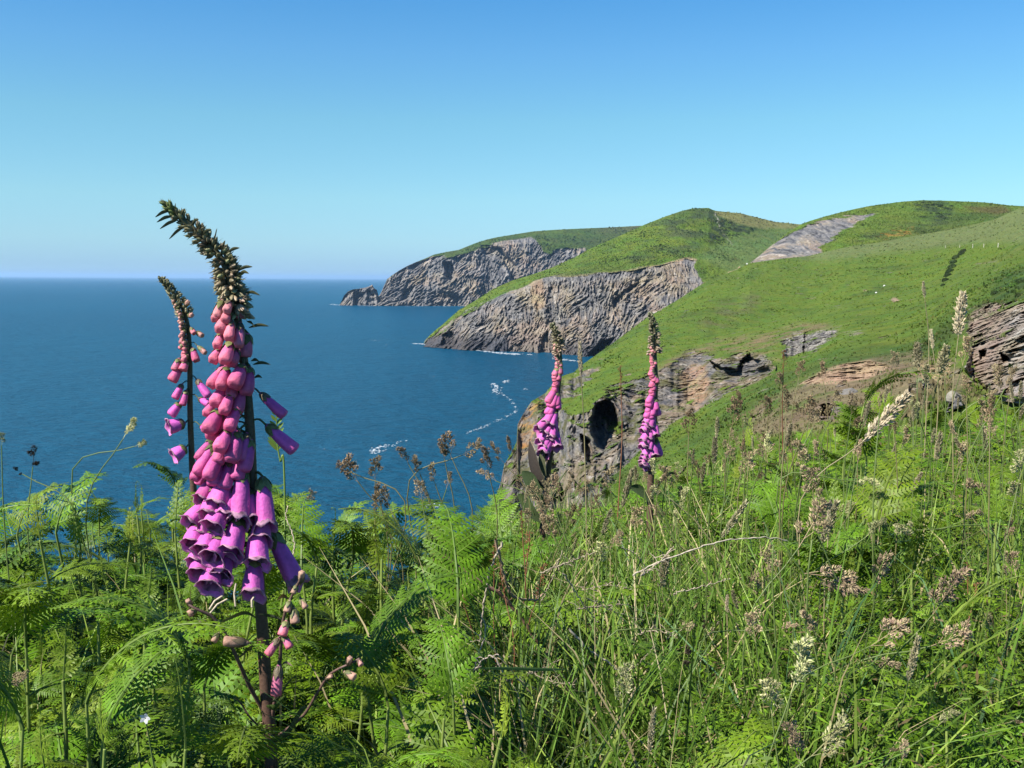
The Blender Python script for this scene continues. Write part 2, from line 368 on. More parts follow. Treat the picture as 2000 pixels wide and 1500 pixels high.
# --- middle headland
topB = [(826, 674), (834, 664), (840, 657), (852, 645), (864, 635), (880, 620), (896, 606), (920, 592), (940, 580), (960, 566), (980, 557), (1000, 548), (1040, 536), (1072, 525), (1120, 504), (1152, 486), (1184, 472), (1216, 458), (1256, 440), (1296, 424), (1328, 413), (1352, 407), (1384, 406), (1392, 410), (1400, 412), (1448, 417), (1480, 425), (1512, 433), (1560, 438), (1660, 440)]
rockB = [[(815, 690), (838, 662), (868, 640), (896, 618), (930, 600), (975, 582), (1010, 566), (1040, 552), (1060, 545), (1100, 541), (1160, 536), (1200, 532), (1240, 527), (1290, 522), (1315, 515), (1340, 506), (1358, 508), (1362, 530), (1375, 552), (1420, 560), (1400, 640), (1200, 760), (815, 760)]]
def gB(px, py, W):
    c = grass_base(W, 5, .75, 3)
    bush = sstep(-.05, .3, fbm(W, 26, 5, off=2)) * polymask(px, py, [(1180, 480), (1290, 430), (1340, 408), (1400, 408), (1430, 470), (1400, 490), (1300, 500), (1240, 520), (1190, 500)], 14)
    c = mix(c, (.05, .075, .03), bush * .8)
    c = mix(c, (.035, .055, .022), polymask(px, py, [(1405, 424), (1440, 436), (1475, 444), (1480, 450), (1440, 462), (1415, 466), (1395, 480), (1380, 470)], 5) * sstep(-.35, .15, fbm(W, 9, 3)))
    c = mix(c, (.2, .2, .07), polymask(px, py, [(1396, 412), (1440, 414), (1560, 436), (1570, 447), (1490, 447), (1440, 437), (1405, 422)], 3) * .85)
    c = mix(c, (.11, .17, .05), polymask(px, py, [(1420, 470), (1480, 450), (1560, 448), (1560, 500), (1440, 540), (1360, 500)], 8) * .8)
    path = np.minimum.reduce([np.abs(px - np.interp(py, [413, 440, 462, 476], [1396, 1403, 1418, 1430])) + (py < 412) * 99 + (py > 478) * 99, px * 0 + 50])
    c = mix(c, (.38, .36, .3), sstep(2.2, .6, path) * sstep(-.1, .15, fbm(W, 5, 2)))
    c = mix(c, (.36, .27, .17), polymask(px, py, [(1230, 527), (1290, 519), (1318, 508), (1340, 502), (1360, 506), (1350, 516), (1300, 526)], 3))
    c = mix(c, (.28, .21, .13), polymask(px, py, [(1045, 552), (1070, 541), (1170, 533), (1240, 526), (1240, 532), (1160, 541), (1060, 550)], 3) * .6)
    tr = np.abs(py - np.interp(px, [1370, 1400, 1440, 1450], [556, 546, 525, 519])) + (px < 1368) * 99 + (px > 1446) * 99
    return mix(c, (.4, .3, .18), sstep(2.5, 1, tr) * .9)
def angB(px, py): return np.interp(px, [830, 900, 1000, 1060, 1160, 1240, 1360], [R(40), R(36), R(60), R(88), R(62), R(48), R(80)]) + fbm(np.stack([px / 70, py / 70, px * 0 + 4], -1), 1, 2) * .6
def exB(px, py, W, col, rock):
    col = mix(col, K_DARK, rock * sstep(18, 4, W[..., 2]) * .75)
    s = polymask(px, py, [(1035, 548), (1062, 545), (1066, 600), (1050, 610), (1040, 590)], 4); col = mix(col, (.33, .25, .14), s * rock * .7)
    s = polymask(px, py, [(1030, 640), (1060, 630), (1078, 660), (1070, 690), (1000, 685), (990, 660)], 6); return mix(col, (.32, .26, .2), s * rock * .5)
oB, gridB = sheet('cliff_headland', 826, 1660, 900, 300,
    [(topB, [(826, 938), (905, 1000), (1000, 1060), (1160, 1120), (1340, 1195), (1500, 1290), (1660, 1420)]),
     ([(826, 675), (838, 665), (896, 620), (980, 583), (1060, 548), (1160, 537), (1290, 521), (1350, 511), (1450, 505), (1660, 485)], [(826, 936), (905, 930), (1040, 900), (1160, 865), (1300, 885), (1450, 940), (1660, 1040)]),
     ([(826, 677), (900, 683), (960, 688), (1040, 692), (1100, 699), (1170, 706), (1200, 700), (1300, 640), (1400, 590), (1500, 560), (1660, 560)],
      [(826, 893), (900, 862), (960, 845), (1040, 838), (1100, 810), (1170, 785), (1300, 785), (1450, 815), (1660, 870)])],
    rockB, gB, (angB, 2.1, 4.0, .55, .38), 6.0, 260, terrain_mat('cliff and turf', 1.6, .6), smooth=4, extra=exB,
    recess=[([(862, 652), (880, 645), (889, 655), (890, 676), (864, 676)], 20, 2), ([(1058, 660), (1068, 648), (1078, 668), (1086, 700), (1056, 700)], 13, 5), ([(1150, 690), (1175, 670), (1200, 660), (1185, 700), (1150, 715)], 22, 3),
            ([(1068, 580), (1080, 578), (1082, 625), (1068, 630)], 6, 3), ([(1195, 590), (1225, 565), (1245, 545), (1240, 560), (1215, 590), (1200, 605)], 7, 2), ([(970, 672), (982, 672), (984, 692), (970, 690)], 5, 4)])
tag(oB, kind='structure'); oB.name = 'headland'

# --- hill with the scree face
topC = [(1380, 570), (1440, 538), (1467, 512), (1490, 494), (1512, 474), (1545, 450), (1566, 438), (1580, 432), (1610, 423), (1640, 415), (1670, 408), (1700, 402), (1730, 398), (1760, 394), (1800, 391), (1850, 392), (1920, 395), (1972, 401), (2030, 404), (2400, 400)]
rockC = [[(1420, 535), (1455, 515), (1512, 474), (1566, 446), (1605, 431), (1656, 422), (1700, 414), (1714, 417), (1672, 438), (1637, 458), (1612, 476), (1600, 500), (1560, 530)]]
def gC(px, py, W):
    c = grass_base(W, 5, .62, 21)
    c = mix(c, (.03, .05, .02), polymask(px, py, [(1785, 396), (1810, 389), (1850, 394), (1862, 410), (1850, 432), (1830, 437), (1820, 415), (1790, 412)], 5) * sstep(-.35, .1, fbm(W, 8, 4)) * .85)
    c = mix(c, (.05, .07, .025), polymask(px, py, [(1660, 470), (1740, 465), (1850, 440), (1830, 432), (1740, 450), (1690, 455)], 7) * sstep(-.3, .2, fbm(W, 9, 4)) * .7)
    c = mix(c, (.3, .17, .03), polymask(px, py, [(1712, 462), (1740, 448), (1785, 444), (1780, 458), (1730, 468)], 5) * sstep(0, .25, fbm(W, 5, 4, off=3)) * .75)
    c = mix(c, (.12, .08, .03), polymask(px, py, [(1880, 403), (1960, 402), (1975, 412), (1950, 420), (1900, 412)], 5) * .6)
    return c
oC, gridC = sheet('hill', 1380, 2400, 620, 150,
    [(topC, [(1380, 760), (1560, 830), (1800, 900), (2400, 900)]),
     ([(1380, 580), (1440, 560), (1500, 545), (1592, 525), (1720, 495), (1880, 468), (2000, 430), (2400, 430)], [(1380, 640), (2400, 660)])],
    rockC, gC, (R(58), 1.5, 13.0, .6, .25), 3.4, 350, terrain_mat('hill turf and scree', 1.5, .5), smooth=3)
tag(oC, kind='structure')

# --- near hillside with the cove cliffs
topD = [(960, 1000), (977, 949), (985, 908), (1000, 883), (1009, 862), (1011, 829), (1022, 808), (1038, 784), (1065, 768), (1085, 745), (1099, 734), (1121, 727), (1132, 716), (1160, 696), (1200, 668), (1264, 620), (1320, 588), (1380, 549), (1440, 526), (1464, 514), (1520, 506), (1579, 500), (1620, 490), (1666, 480), (1720, 473), (1816, 455), (1880, 444), (1944, 428), (1992, 406), (2060, 396), (2300, 385)]
rD = [(topD, [(960, 120), (1010, 150), (1100, 195), (1200, 270), (1300, 370), (1450, 510), (1600, 545), (1800, 575), (2300, 620)]),
      ([(960, 1004), (1010, 900), (1100, 800), (1200, 755), (1300, 690), (1450, 640), (1600, 600), (1800, 560), (2000, 500), (2300, 480)], [(960, 110), (1010, 128), (1100, 142), (1200, 170), (1300, 205), (1450, 250), (1600, 290), (1800, 270), (2000, 240), (2300, 220)]),
      ([(960, 1006), (1010, 940), (1100, 900), (1200, 850), (1300, 810), (1450, 750), (1600, 700), (1800, 690), (1880, 640), (2000, 585), (2300, 570)], [(960, 104), (1100, 112), (1200, 118), (1300, 110), (1450, 104), (1600, 92), (1800, 70), (1900, 62), (2000, 60), (2300, 45)]),
      ([(960, 1010), (1100, 1000), (1200, 970), (1300, 945), (1450, 900), (1600, 860), (1800, 830), (2000, 800), (2300, 790)], [(960, 95), (1100, 80), (1200, 68), (1300, 55), (1450, 40), (1600, 28), (1800, 20), (2000, 16), (2300, 12)])]
rockD = [[(950, 1040), (975, 940), (1000, 875), (1011, 829), (1022, 805), (1045, 782), (1062, 775), (1085, 760), (1099, 742), (1121, 733), (1160, 716), (1168, 722), (1140, 762), (1112, 778), (1099, 792), (1095, 808), (1118, 812), (1150, 802), (1165, 778), (1185, 762), (1230, 748), (1290, 722), (1330, 695), (1355, 684), (1390, 692), (1425, 700), (1440, 690), (1475, 688), (1500, 700), (1512, 718), (1500, 734), (1440, 760), (1380, 794), (1340, 812), (1290, 850), (1240, 890), (1200, 930), (1180, 990), (1100, 1040)],
         [(1526, 664), (1548, 652), (1590, 647), (1636, 640), (1628, 662), (1595, 688), (1560, 697), (1536, 702)],
         [(1890, 625), (1903, 607), (1930, 592), (1970, 588), (2320, 570), (2320, 830), (1985, 790), (1945, 780), (1905, 765), (1893, 720), (1890, 680)],
         [(1560, 752), (1605, 727), (1650, 712), (1700, 704), (1740, 716), (1700, 740), (1640, 750)],
         [(1770, 748), (1800, 738), (1830, 750), (1820, 775), (1780, 780)], [(1845, 770), (1870, 765), (1875, 790), (1850, 800)], [(1590, 800), (1620, 775), (1650, 790), (1640, 820), (1600, 822)]]
def gD(px, py, W):
    d = W[..., 1] / .35; sz = np.clip(d / 100, .15, 5)
    c = grass_base(W, 4, .85, 40)
    n = fbm(W / sz[..., None], 3.0, 4, off=3)
    c = mix(c, (.05, .105, .022), sstep(.05, .5, n) * .55)
    c = mix(c, (.11, .12, .045), polymask(px, py, [(1360, 640), (1400, 600), (1450, 575), (1500, 570), (1480, 600), (1420, 640), (1380, 650)], 12) * sstep(-.3, .3, fbm(W, 6, 3)) * .8)
    c = mix(c, (.2, .15, .08), polymask(px, py, [(1270, 718), (1330, 690), (1400, 664), (1500, 650), (1560, 630), (1640, 635), (1520, 665), (1525, 705), (1500, 700), (1440, 688), (1370, 690), (1300, 722)], 6) * sstep(-.35, .3, fbm(W, 3.2, 4, off=5)) * .85)
    c = mix(c, (.15, .18, .07), polymask(px, py, [(1460, 480), (1700, 470), (2100, 380), (2300, 380), (2300, 470), (1900, 475), (1600, 510)], 10) * .65)
    c = mix(c, (.2, .155, .09), polymask(px, py, [(1480, 790), (1540, 765), (1600, 730), (1700, 700), (1780, 690), (1860, 700), (1885, 730), (1870, 800), (1800, 830), (1450, 850)], 8) * sstep(-.45, .15, fbm(W, 2.4, 4, off=9)) * .9)
    c = mix(c, (.42, .29, .16), polymask(px, py, [(1790, 712), (1850, 714), (1862, 735), (1840, 748), (1800, 740)], 5) * .8)
    c = mix(c, (.03, .06, .015), polymask(px, py, [(1930, 560), (1960, 530), (2050, 520), (2300, 500), (2300, 570), (2000, 588), (1950, 590)], 7) * sstep(-.35, .1, fbm(W, 2.0, 4, off=6)) * .7)
    for bx, by, br in ((1748, 586, 9), (1690, 568, 5)):
        c = mix(c, (.33, .24, .16), sstep(br, br * .4, np.hypot(px - bx, (py - by) * 1.5)))
    c = mix(c, (.24, .22, .15), polymask(px, py, [(1605, 645), (1650, 632), (1700, 640), (1690, 655), (1640, 665)], 6) * sstep(0, .4, fbm(W, 1.2, 3)) * .8)
    return c
def angD(px, py): return np.where(px < 1080, R(75), np.where(px < 1550, R(80), R(35))) + fbm(np.stack([px / 90, py / 90, px * 0 + 9], -1), 1, 2) * .5
def exD(px, py, W, col, rock):
    col = mix(col, col * [.95, .93, .9], rock)
    col = mix(col, (.10, .10, .035), rock * sstep(-.08, .25, fbm(W * [1, .5, 1.8], 3.2, 5, gain=.65, off=70)) * .85)
    s = polymask(px, py, [(1330, 725), (1350, 712), (1378, 715), (1385, 745), (1378, 780), (1360, 800), (1345, 790), (1330, 760)], 6); col = mix(col, (.36, .24, .14), s * rock * sstep(-.5, .2, fbm(W * [1.5, 1.5, .25], 1.2, 3)) * .85)
    s = polymask(px, py, [(1012, 870), (1014, 830), (1030, 800), (1060, 780), (1050, 800), (1040, 850), (1045, 880), (1020, 890)], 5); col = mix(col, (.36, .22, .06), s * sstep(-.3, .3, fbm(W, 2.5, 4)) * .8)
    s = polymask(px, py, [(1050, 765), (1085, 745), (1100, 738), (1120, 730), (1100, 760), (1060, 775)], 4); col = mix(col, (.16, .19, .04), s * .8)
    s = polymask(px, py, [(1526, 664), (1548, 652), (1590, 647), (1636, 640), (1628, 662), (1595, 688), (1560, 697), (1536, 702)], 3) * rock
    col = mix(col, (.09, .085, .08), s * .7); col = mix(col, (.42, .39, .34), s * .85 * sstep(-.12, .3, fbm(W * [1, 1, .12], .55, 3, off=2)))
    s = polymask(px, py, [(1560, 752), (1605, 727), (1650, 712), (1700, 704), (1740, 716), (1700, 740), (1640, 750)], 3); col = mix(col, K_SAND, s * .85)
    s = polymask(px, py, rockD[2], 4)
    col = mix(col, np.maximum(col * 1.2, (.14, .12, .09)) * .45 + np.array((.38, .31, .23)) * .55, s * rock)
    col = mix(col, (.3, .23, .165), s * sstep(1975, 1940, px) * sstep(-.5, .1, fbm(W, 2.2, 4)) * .75)
    col = mix(col, (.5, .48, .43), s * sstep(1960, 1990, px) * sstep(-.05, .35, fbm(W, 1.0, 4, off=4)) * .8)
    s = polymask(px, py, [(1220, 990), (1260, 930), (1320, 870), (1290, 880), (1230, 920), (1160, 1000)], 6)
    return mix(col, (.06, .1, .02), s * .6)
oD, gridD = sheet('hillside', 960, 2300, 1150, 520, rD, rockD, gD, (angD, .6, 31.0, 1.6, .5), 1.6, 60, terrain_mat('turf and rock', .3, .75), smooth=14, extra=exD, under=(.35, 9.0), gamp=.9, patch=1.5, stretch=3.2, steep=.55, brk_s=1.8,
    recess=[([(1158, 800), (1168, 788), (1182, 782), (1196, 790), (1208, 820), (1219, 852), (1205, 862), (1190, 858), (1178, 878), (1166, 870), (1155, 835)], 15, 4),
            ([(1138, 852), (1150, 858), (1160, 892), (1156, 908), (1145, 900), (1136, 870)], 9, 3),
            ([(1388, 706), (1410, 718), (1440, 722), (1450, 700), (1462, 688), (1470, 700), (1484, 704), (1480, 722), (1500, 716), (1505, 724), (1470, 732), (1430, 738), (1400, 724)], 9, 2),
            ([(1571, 650), (1578, 648), (1578, 690), (1570, 692)], 5, 1.2), ([(1605, 790), (1618, 788), (1622, 800), (1628, 815), (1598, 812)], 3, 2),
            ([(1910, 683), (1925, 683), (1930, 700), (1918, 705)], 2.5, 2), ([(1955, 690), (1968, 695), (1975, 705), (1960, 708)], 2, 2), ([(1925, 600), (1935, 598), (1930, 618), (1922, 615)], 1.5, 2),
            ([(1895, 630), (1940, 600), (2000, 600), (2300, 590), (2300, 760), (2000, 780), (1940, 770), (1900, 740)], -2.5, 8)])
tag(oD, kind='structure')

# ================================================================= foreground ground
EDGE = [(-900, 2.3), (0, 2.2), (350, 2.3), (700, 2.6), (900, 3.1), (1100, 4.2), (1300, 5.5), (1500, 7), (1700, 8.5), (2000, 10), (2900, 12)]
def gz(D): return 60 - (.62 + .10 * np.asarray(D, float))
def ground_at(px, D):
    q = P(px, 900, D); return np.stack([q[..., 0], q[..., 1], np.broadcast_to(gz(D), q[..., 0].shape)], -1)
pxs = np.linspace(-900, 2900, 140); rows = []
for s in np.linspace(.15, 1, 40): rows.append(ground_at(pxs, s * rail(EDGE, pxs)))
for s in np.linspace(0, 1, 26)[1:]:
    q = ground_at(pxs, rail(EDGE, pxs) + 24 * s); q[:, 2] = gz(rail(EDGE, pxs)) - 62 * s ** .85; rows.append(q)
V = np.concatenate(rows); V[:, 2] += fbm(V, .5, 4) * .09 * np.minimum(1, V[:, 1])
nc = 140; nR = len(rows); i = (np.arange(nR - 1)[:, None] * nc + np.arange(nc - 1)[None]).ravel()
n = fbm(V, .3, 4)
mb = MB(); mb.add(V, np.stack([i, i + nc, i + nc + 1, i + 1], 1), mix((.045, .035, .022), (.05, .065, .02), sstep(-.2, .3, n)))
tag(mb.build('ground', attr_mat('soil under the plants', .95, bump=.8, bscale=60, bdist=.01, nscale=30, nstr=.4)), kind='structure')
SKY = [(-300, 1010), (0, 1012), (60, 995), (150, 985), (230, 975), (300, 955), (345, 925), (385, 965), (480, 990), (560, 985), (640, 1000), (700, 1030), (800, 1050), (870, 1040), (930, 1000), (1000, 965), (1100, 955), (1200, 950), (1300, 930), (1400, 885), (1500, 850), (1560, 822), (1640, 800), (1700, 795), (1800, 795), (1900, 785), (2000, 770), (2300, 740)]
def skyline(px): return rail(SKY, px)

# ================================================================= bracken
M_FERN = attr_mat('bracken leaf', .5, .17, .2, hue=.02)
M_FSTEM = attr_mat('bracken stem', .5, 0, .35, nscale=200, nstr=.15)
def frond_mesh(name, seed, L, npair, Lp, a0, droop, curl=0., young=0.):
    rg = random.Random(seed); mb = MB(); n = 26; s = np.linspace(0, 1, n)
    th = a0 - droop * s - curl * np.clip(s - .72, 0, 1) ** 1.5 * 40
    step = L / (n - 1) * np.where(s > .72, 1 - .75 * min(1, curl) * (s - .72) / .28, 1)
    side = np.cumsum([rg.uniform(-.03, .03) for _ in range(n)])
    pts = np.cumsum(np.stack([side * step * .6, np.cos(th) * step, np.sin(th) * step], 1), 0); pts -= pts[0]
    cs = mix((.13, .2, .04), (.2, .3, .05), s)
    tube(mb, pts, .0022 * (1 - .8 * s) * (L / .2), 5, cs)
    d = np.gradient(pts, axis=0); d /= np.linalg.norm(d, axis=1)[:, None]
    for i in range(npair):
        si = .1 + .9 * (i / npair) ** .92; k = si * (n - 1); k0 = min(int(k), n - 2); base = pts[k0] + (pts[k0 + 1] - pts[k0]) * (k - k0); t = d[k0]
        upv = nrm(np.cross((1, 0, 0), t)); lp = Lp * (1 - si) ** .75 * min(1, .55 + si * 3) * rg.uniform(.9, 1.08) + Lp * .05
        if young: lp *= (1 - young * si)
        for sd in (-1, 1):
            ph = R(20 + 34 * si) + rg.uniform(-.08, .08); dirn = nrm(np.array([sd * math.cos(ph), 0, 0]) + t * math.sin(ph)); tw = rg.uniform(-.22, .22)
            m = max(4, int(lp / .0062)); u = (np.arange(m) + .6) / m
            dz = rg.uniform(.1, .5); lift = rg.uniform(-.05, .25)
            ax = base + dirn * (lp * u)[:, None] + upv * ((lift * u - dz * u ** 2) * lp)[:, None] + t * (lp * .12 * u ** 2)[:, None]
            ax0 = np.vstack([base, ax]); tip = ax[-1] + (ax[-1] - ax0[-2]) * .8
            sp = np.vstack([ax0, tip])
            axd = np.gradient(sp, axis=0)
            nv = nrm(np.cross(dirn, t) * sd * -1) if True else upv
            nv = nrm(upv * math.cos(tw) + t * math.sin(tw))
            c = np.array((.125, .235, .008)) * rg.uniform(.65, 1.2); c2 = np.array((.215, .345, .02)) * rg.uniform(.85, 1.15)
            if young: c = mix(c, (.2, .27, .03), young * .6); c2 = mix(c2, (.3, .34, .06), young * .6)
            blade(mb, sp, np.linspace(.0009, .0003, len(sp)), nrm(np.cross(nv, dirn)), mix(c2, (.22, .3, .06), .5))
            V = []; Fc = []; Cc = []
            w = lp / m * .5
            for j in range(m):
                g = u[j]; pl = (.0175 * (lp / Lp) ** .55 + .001) * (1 - .82 * g ** 1.6) * rg.uniform(.85, 1.1) * (Lp / .06) ** .5
                a = nrm(axd[j + 1]); lat = nrm(np.cross(nv, a))
                for s2 in (-1, 1):
                    dd = nrm(lat * s2 * .93 + a * .42 - nv * rg.uniform(-.05, .3)); b = ax[j]; o = len(V); cr = rg.uniform(.8, 1.2)
                    V += [b - a * w * .75, b + a * w * .75, b + dd * pl * .55 + a * w * .8, b + dd * pl * .55 - a * w * .62, b + dd * pl + a * w * .25 - nv * pl * .12]
                    Fc += [(o, o + 1, o + 2, o + 3), (o + 3, o + 2, o + 4)]; Cc += [c * cr, c * cr, c * cr, c * cr, c2 * cr]
            mb.add(V, Fc, np.array(Cc))
    me = mb.mesh(name, M_FERN, smooth=False); FARR[me.name] = (np.concatenate(mb.v), mb.f, np.concatenate(mb.c)); return me
FARR = {}
FR = [frond_mesh('frond', 1, .26, 13, .082, .42, 1.1), frond_mesh('frond', 2, .24, 12, .078, .25, .8), frond_mesh('frond', 3, .26, 14, .07, .6, 1.5),
      frond_mesh('frond', 4, .22, 11, .074, .12, .6), frond_mesh('frond', 5, .25, 13, .085, .45, 1.2), frond_mesh('frond', 6, .2, 12, .062, .7, 1.7)]
FY = [frond_mesh('young_frond', 7, .13, 10, .034, .9, .3, .9, .8), frond_mesh('young_frond', 8, .15, 11, .04, .7, .2, .8, .6), frond_mesh('young_frond', 9, .1, 9, .026, 1.1, .3, 1.0, .9)]
def stem_mesh(seed, H=.4):
    rg = random.Random(seed); p = [(0, 0, 0)]; x = y = 0
    for k in range(1, 6): x += rg.uniform(-.012, .012); y += rg.uniform(-.012, .012); p.append((x, y, H * k / 5))
    pts = spline(p, 16); mb = MB(); tube(mb, pts, np.linspace(.0042, .0016, 16), 7, mix((.09, .12, .03), (.22, .29, .06), np.linspace(0, 1, 16)))
    return mb.mesh('stem', M_FSTEM), pts
STEMS = [stem_mesh(s) for s in range(5)]
def put(me, name, parent, M):
    o = bpy.data.objects.new(name, me); C.objects.link(o); o.parent = parent; o.matrix_local = M; return o
def make_fern(v):
    """one prototype: stalk with pairs of fronds at three or four nodes"""
    rg = random.Random(100 + v); sm, pts = STEMS[v % 5]; root = empty('bracken_fern', (0, 0, 0)); put(sm, 'stem', root, Matrix())
    az = rg.uniform(0, 6.28); nodes = [.34, .5, .64, .78, .9][rg.choice((0, 0, 1)):]
    for k, h in enumerate(nodes):
        q = pts[int(h * 15)]; az += R(rg.uniform(55, 110)); f = 1.1 - .18 * k - .1 * (v % 2)
        for sd in (0, math.pi):
            me = rg.choice(FR) if not (h > .85 and rg.random() < .5) else rg.choice(FY)
            M = Matrix.Translation(Vector(q)) @ Matrix.Rotation(az + sd + rg.uniform(-.3, .3), 4, 'Z') @ Matrix.Rotation(rg.uniform(-.15, .25), 4, 'X') @ Matrix.Rotation(rg.uniform(-.3, .3), 4, 'Y') @ Matrix.Scale(f * rg.uniform(.85, 1.1), 4)
            put(me, me.name.split('.')[0], root, M)
    me = rg.choice(FY + FR[2:3] + FR[5:]); put(me, me.name.split('.')[0], root, Matrix.Translation(Vector(pts[-1])) @ Matrix.Rotation(az + 1.3, 4, 'Z') @ Matrix.Rotation(R(40), 4, 'X') @ Matrix.Scale(.75, 4))
    return root
NPRO = 9; PROTO = [make_fern(v) for v in range(NPRO)]; used = [False] * NPRO; FERNS = []
PKIDS = [list(p.children) for p in PROTO]
def place_fern(px, D, ytop, v=None, lean=0.0, rz=None):
    g = ground_at(px, D); 
    topz = P(px, ytop, D)[2]; h = topz - g[2]
    v = random.randrange(NPRO) if v is None else v
    if used[v]:
        r = PROTO[v].copy(); C.objects.link(r)
        for ch in PKIDS[v]: c = ch.copy(); C.objects.link(c); c.parent = r
    else: r = PROTO[v]; used[v] = True
    s = h / .44; s2 = min(s, 1.15) if s > .55 else max(s, .5)
    if s > 1.15: g = g.copy(); 
    r.location = Vector(P(px, ytop, D)) - Vector((0, 0, .44 * s2)); 
    r.scale = (s2 * random.uniform(.9, 1.1),) * 2 + (s2,); r.rotation_euler = (random.uniform(-.12, .12) + 0, random.uniform(-.12, .12) + lean, random.uniform(0, 6.28) if rz is None else rz)
    FERNS.append((r, px, D, ytop)); return r
EXPL = [(752, 1.25, 1045), (30, 1.45, 1005), (80, 1.25, 1000), (110, 1.5, 985), (165, 1.3, 1010), (225, 1.6, 968), (290, 1.9, 960), (335, 2.0, 925), (350, 1.5, 1010), (255, 1.2, 1075), (190, 1.0, 1160),
        (620, 1.55, 990), (560, 1.7, 985), (660, 1.4, 1010), (600, 1.3, 1075), (700, 1.3, 1080), (690, 1.05, 1200), (830, 1.3, 1080), (930, .9, 1300), (985, .8, 1340), (1090, .85, 1400), (640, .78, 1450), (820, .85, 1340), (740, .9, 1330),
        (250, .85, 1250), (120, .85, 1260), (40, .95, 1180), (20, .8, 1330), (150, .75, 1380), (300, .75, 1400), (420, .78, 1420), (330, 1.0, 1180), (410, 1.2, 1130), (60, .75, 1420), (370, .9, 1290),
        (1648, 2.1, 748), (1690, 2.6, 800), (1500, 3.0, 850), (1440, 3.2, 870), (1760, 2.6, 800), (1830, 3.0, 800), (1720, 1.9, 860), (1790, 2.6, 840), (1980, 2.0, 840), (1960, 1.4, 960), (1800, 1.2, 1080), (1700, 1.15, 1120), (1620, 1.3, 1110), (1860, 1.0, 1200), (1560, 1.6, 990), (1960, 1.0, 1230),
        (1180, 3.3, 965), (1060, 2.9, 975), (1000, 3.0, 985), (1300, 3.4, 935), (1240, 2.6, 1010), (1130, 2.2, 1040), (1560, 1.0, 1420), (1850, .85, 1400), (1290, .8, 1470)]
for px, D, y in EXPL: place_fern(px, D, y)
cnt = 0
while len(FERNS) < 290 and cnt < 4000:
    cnt += 1
    if random.random() < .34: px = random.uniform(-160, 920); D = random.uniform(.75, 2.35) ** 1.0
    else:
        px = random.uniform(1150, 2180); D = 1.3 + 6.5 * random.random() ** 1.25
        if D > rail(EDGE, px) - .3: continue
        if px < 1500 and D < 2.4: continue
        if px < 1560 and D < 1.7: continue
    h = random.uniform(.3, .5) if px > 1200 else random.uniform(.24, .46); y = proj(ground_at(px, D) + np.array([0, 0, h]))[1]; y = max(y, skyline(px) + random.uniform(6, 50))
    if y > 1490: y = random.uniform(1350, 1480)
    if 230 < px < 820 and D < 1.35: y = max(y, 1235 + abs(random.gauss(0, 60)))
    if D < 1.1 and px < 920 and y < 1130: y = random.uniform(1150, 1300)
    if 430 < px < 900 and D < .95: 
        if random.random() < .85: continue
        y = max(y, 1400)
    place_fern(px, D, y)

# the low tangle of fronds under them, past counting
mb = MB(); keys = [m_.name for m_ in FR + FY[:1]]; nlow = 0
while nlow < 950:
    left = RNG.random() < .45; px = RNG.uniform(-400, 1000) if left else RNG.uniform(1250, 2650); E = rail(EDGE, px); D = RNG.uniform(.74, min(E, 2.4)) if left else .85 + (E - 1.0) * RNG.random() ** 1.6
    if 430 < px < 900 and D < 1.0 and RNG.random() < .8: continue
    if not left and px < 1500 and RNG.random() < .55: continue
    g = ground_at(px, D); h = RNG.uniform(.06, .3 if D > 1.2 else .24); y = proj(g + [0, 0, h])[1]
    if y < skyline(px) + 45 or (180 < px < 830 and D < 1.15 and y < 1270): continue
    v, fs, cc = FARR[keys[RNG.integers(0, len(keys))]]; sc_ = RNG.uniform(.5, .95) * (1 + .12 * D)
    Mx = np.array(Matrix.Rotation(RNG.uniform(0, 6.28), 3, 'Z') @ Matrix.Rotation(RNG.uniform(-.2, .7), 3, 'X') @ Matrix.Rotation(RNG.uniform(-.5, .5), 3, 'Y')) * sc_
    n0 = mb.n; mb.v.append(v @ Mx.T + g + [0, 0, h]); mb.c.append(cc * RNG.uniform(.65, 1.15) * [RNG.uniform(.8, 1.1), 1, 1])
    for q in fs: mb.f.append(q + n0); mb.m.append(np.zeros(len(q)))
    mb.n += len(v); nlow += 1
tag(mb.build('low_bracken', M_FERN, smooth=False), kind='stuff')

# ================================================================= grass and low leaves (nobody could count them)
def blades_mesh(name, base, H, lean, az, wid, cols, mat, droop, nseg=5):
    N_ = len(H); s = np.linspace(0, 1, nseg + 1)
    L = s[None, :, None]; dirn = np.stack([np.cos(az), np.sin(az), 0 * az], 1)[:, None]
    pts = base[:, None] + np.array([0, 0, 1.]) * (H[:, None, None] * (L - droop[:, None, None] * L ** 3 * .6)) + dirn * (H * lean)[:, None, None] * L ** 1.8
    fa = RNG.uniform(0, 6.28, N_); side = np.stack([np.cos(fa), np.sin(fa), 0 * fa], 1)[:, None]
    w = (wid[:, None] * (1 - s[None] ** 2.2) * (.55 + .9 * np.minimum(1, s[None] * 3)) + .00012)[..., None]
    V = np.stack([pts - side * w, pts + side * w], 2).reshape(-1, 3)
    b = (np.arange(N_) * (2 * (nseg + 1)))[:, None] + (np.arange(nseg) * 2)[None]; b = b.ravel()
    Fc = np.stack([b, b + 1, b + 3, b + 2], 1)
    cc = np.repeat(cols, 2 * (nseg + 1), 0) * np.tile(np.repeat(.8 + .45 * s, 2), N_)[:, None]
    mb = MB(); mb.add(V, Fc, cc); return mb.build(name, mat, smooth=True)
M_GRASS = attr_mat('grass blade', .5, .14, .2)
n = 104000
px = RNG.uniform(-400, 2650, n); u = RNG.random(n); E = rail(EDGE, px)
D = .74 * (E / .74) ** (u ** .9)
keep = RNG.random(n) < np.interp(px, [-150, 500, 860, 1000, 1500, 1700, 2150], [.05, .03, .08, .9, 1, .62, .55])
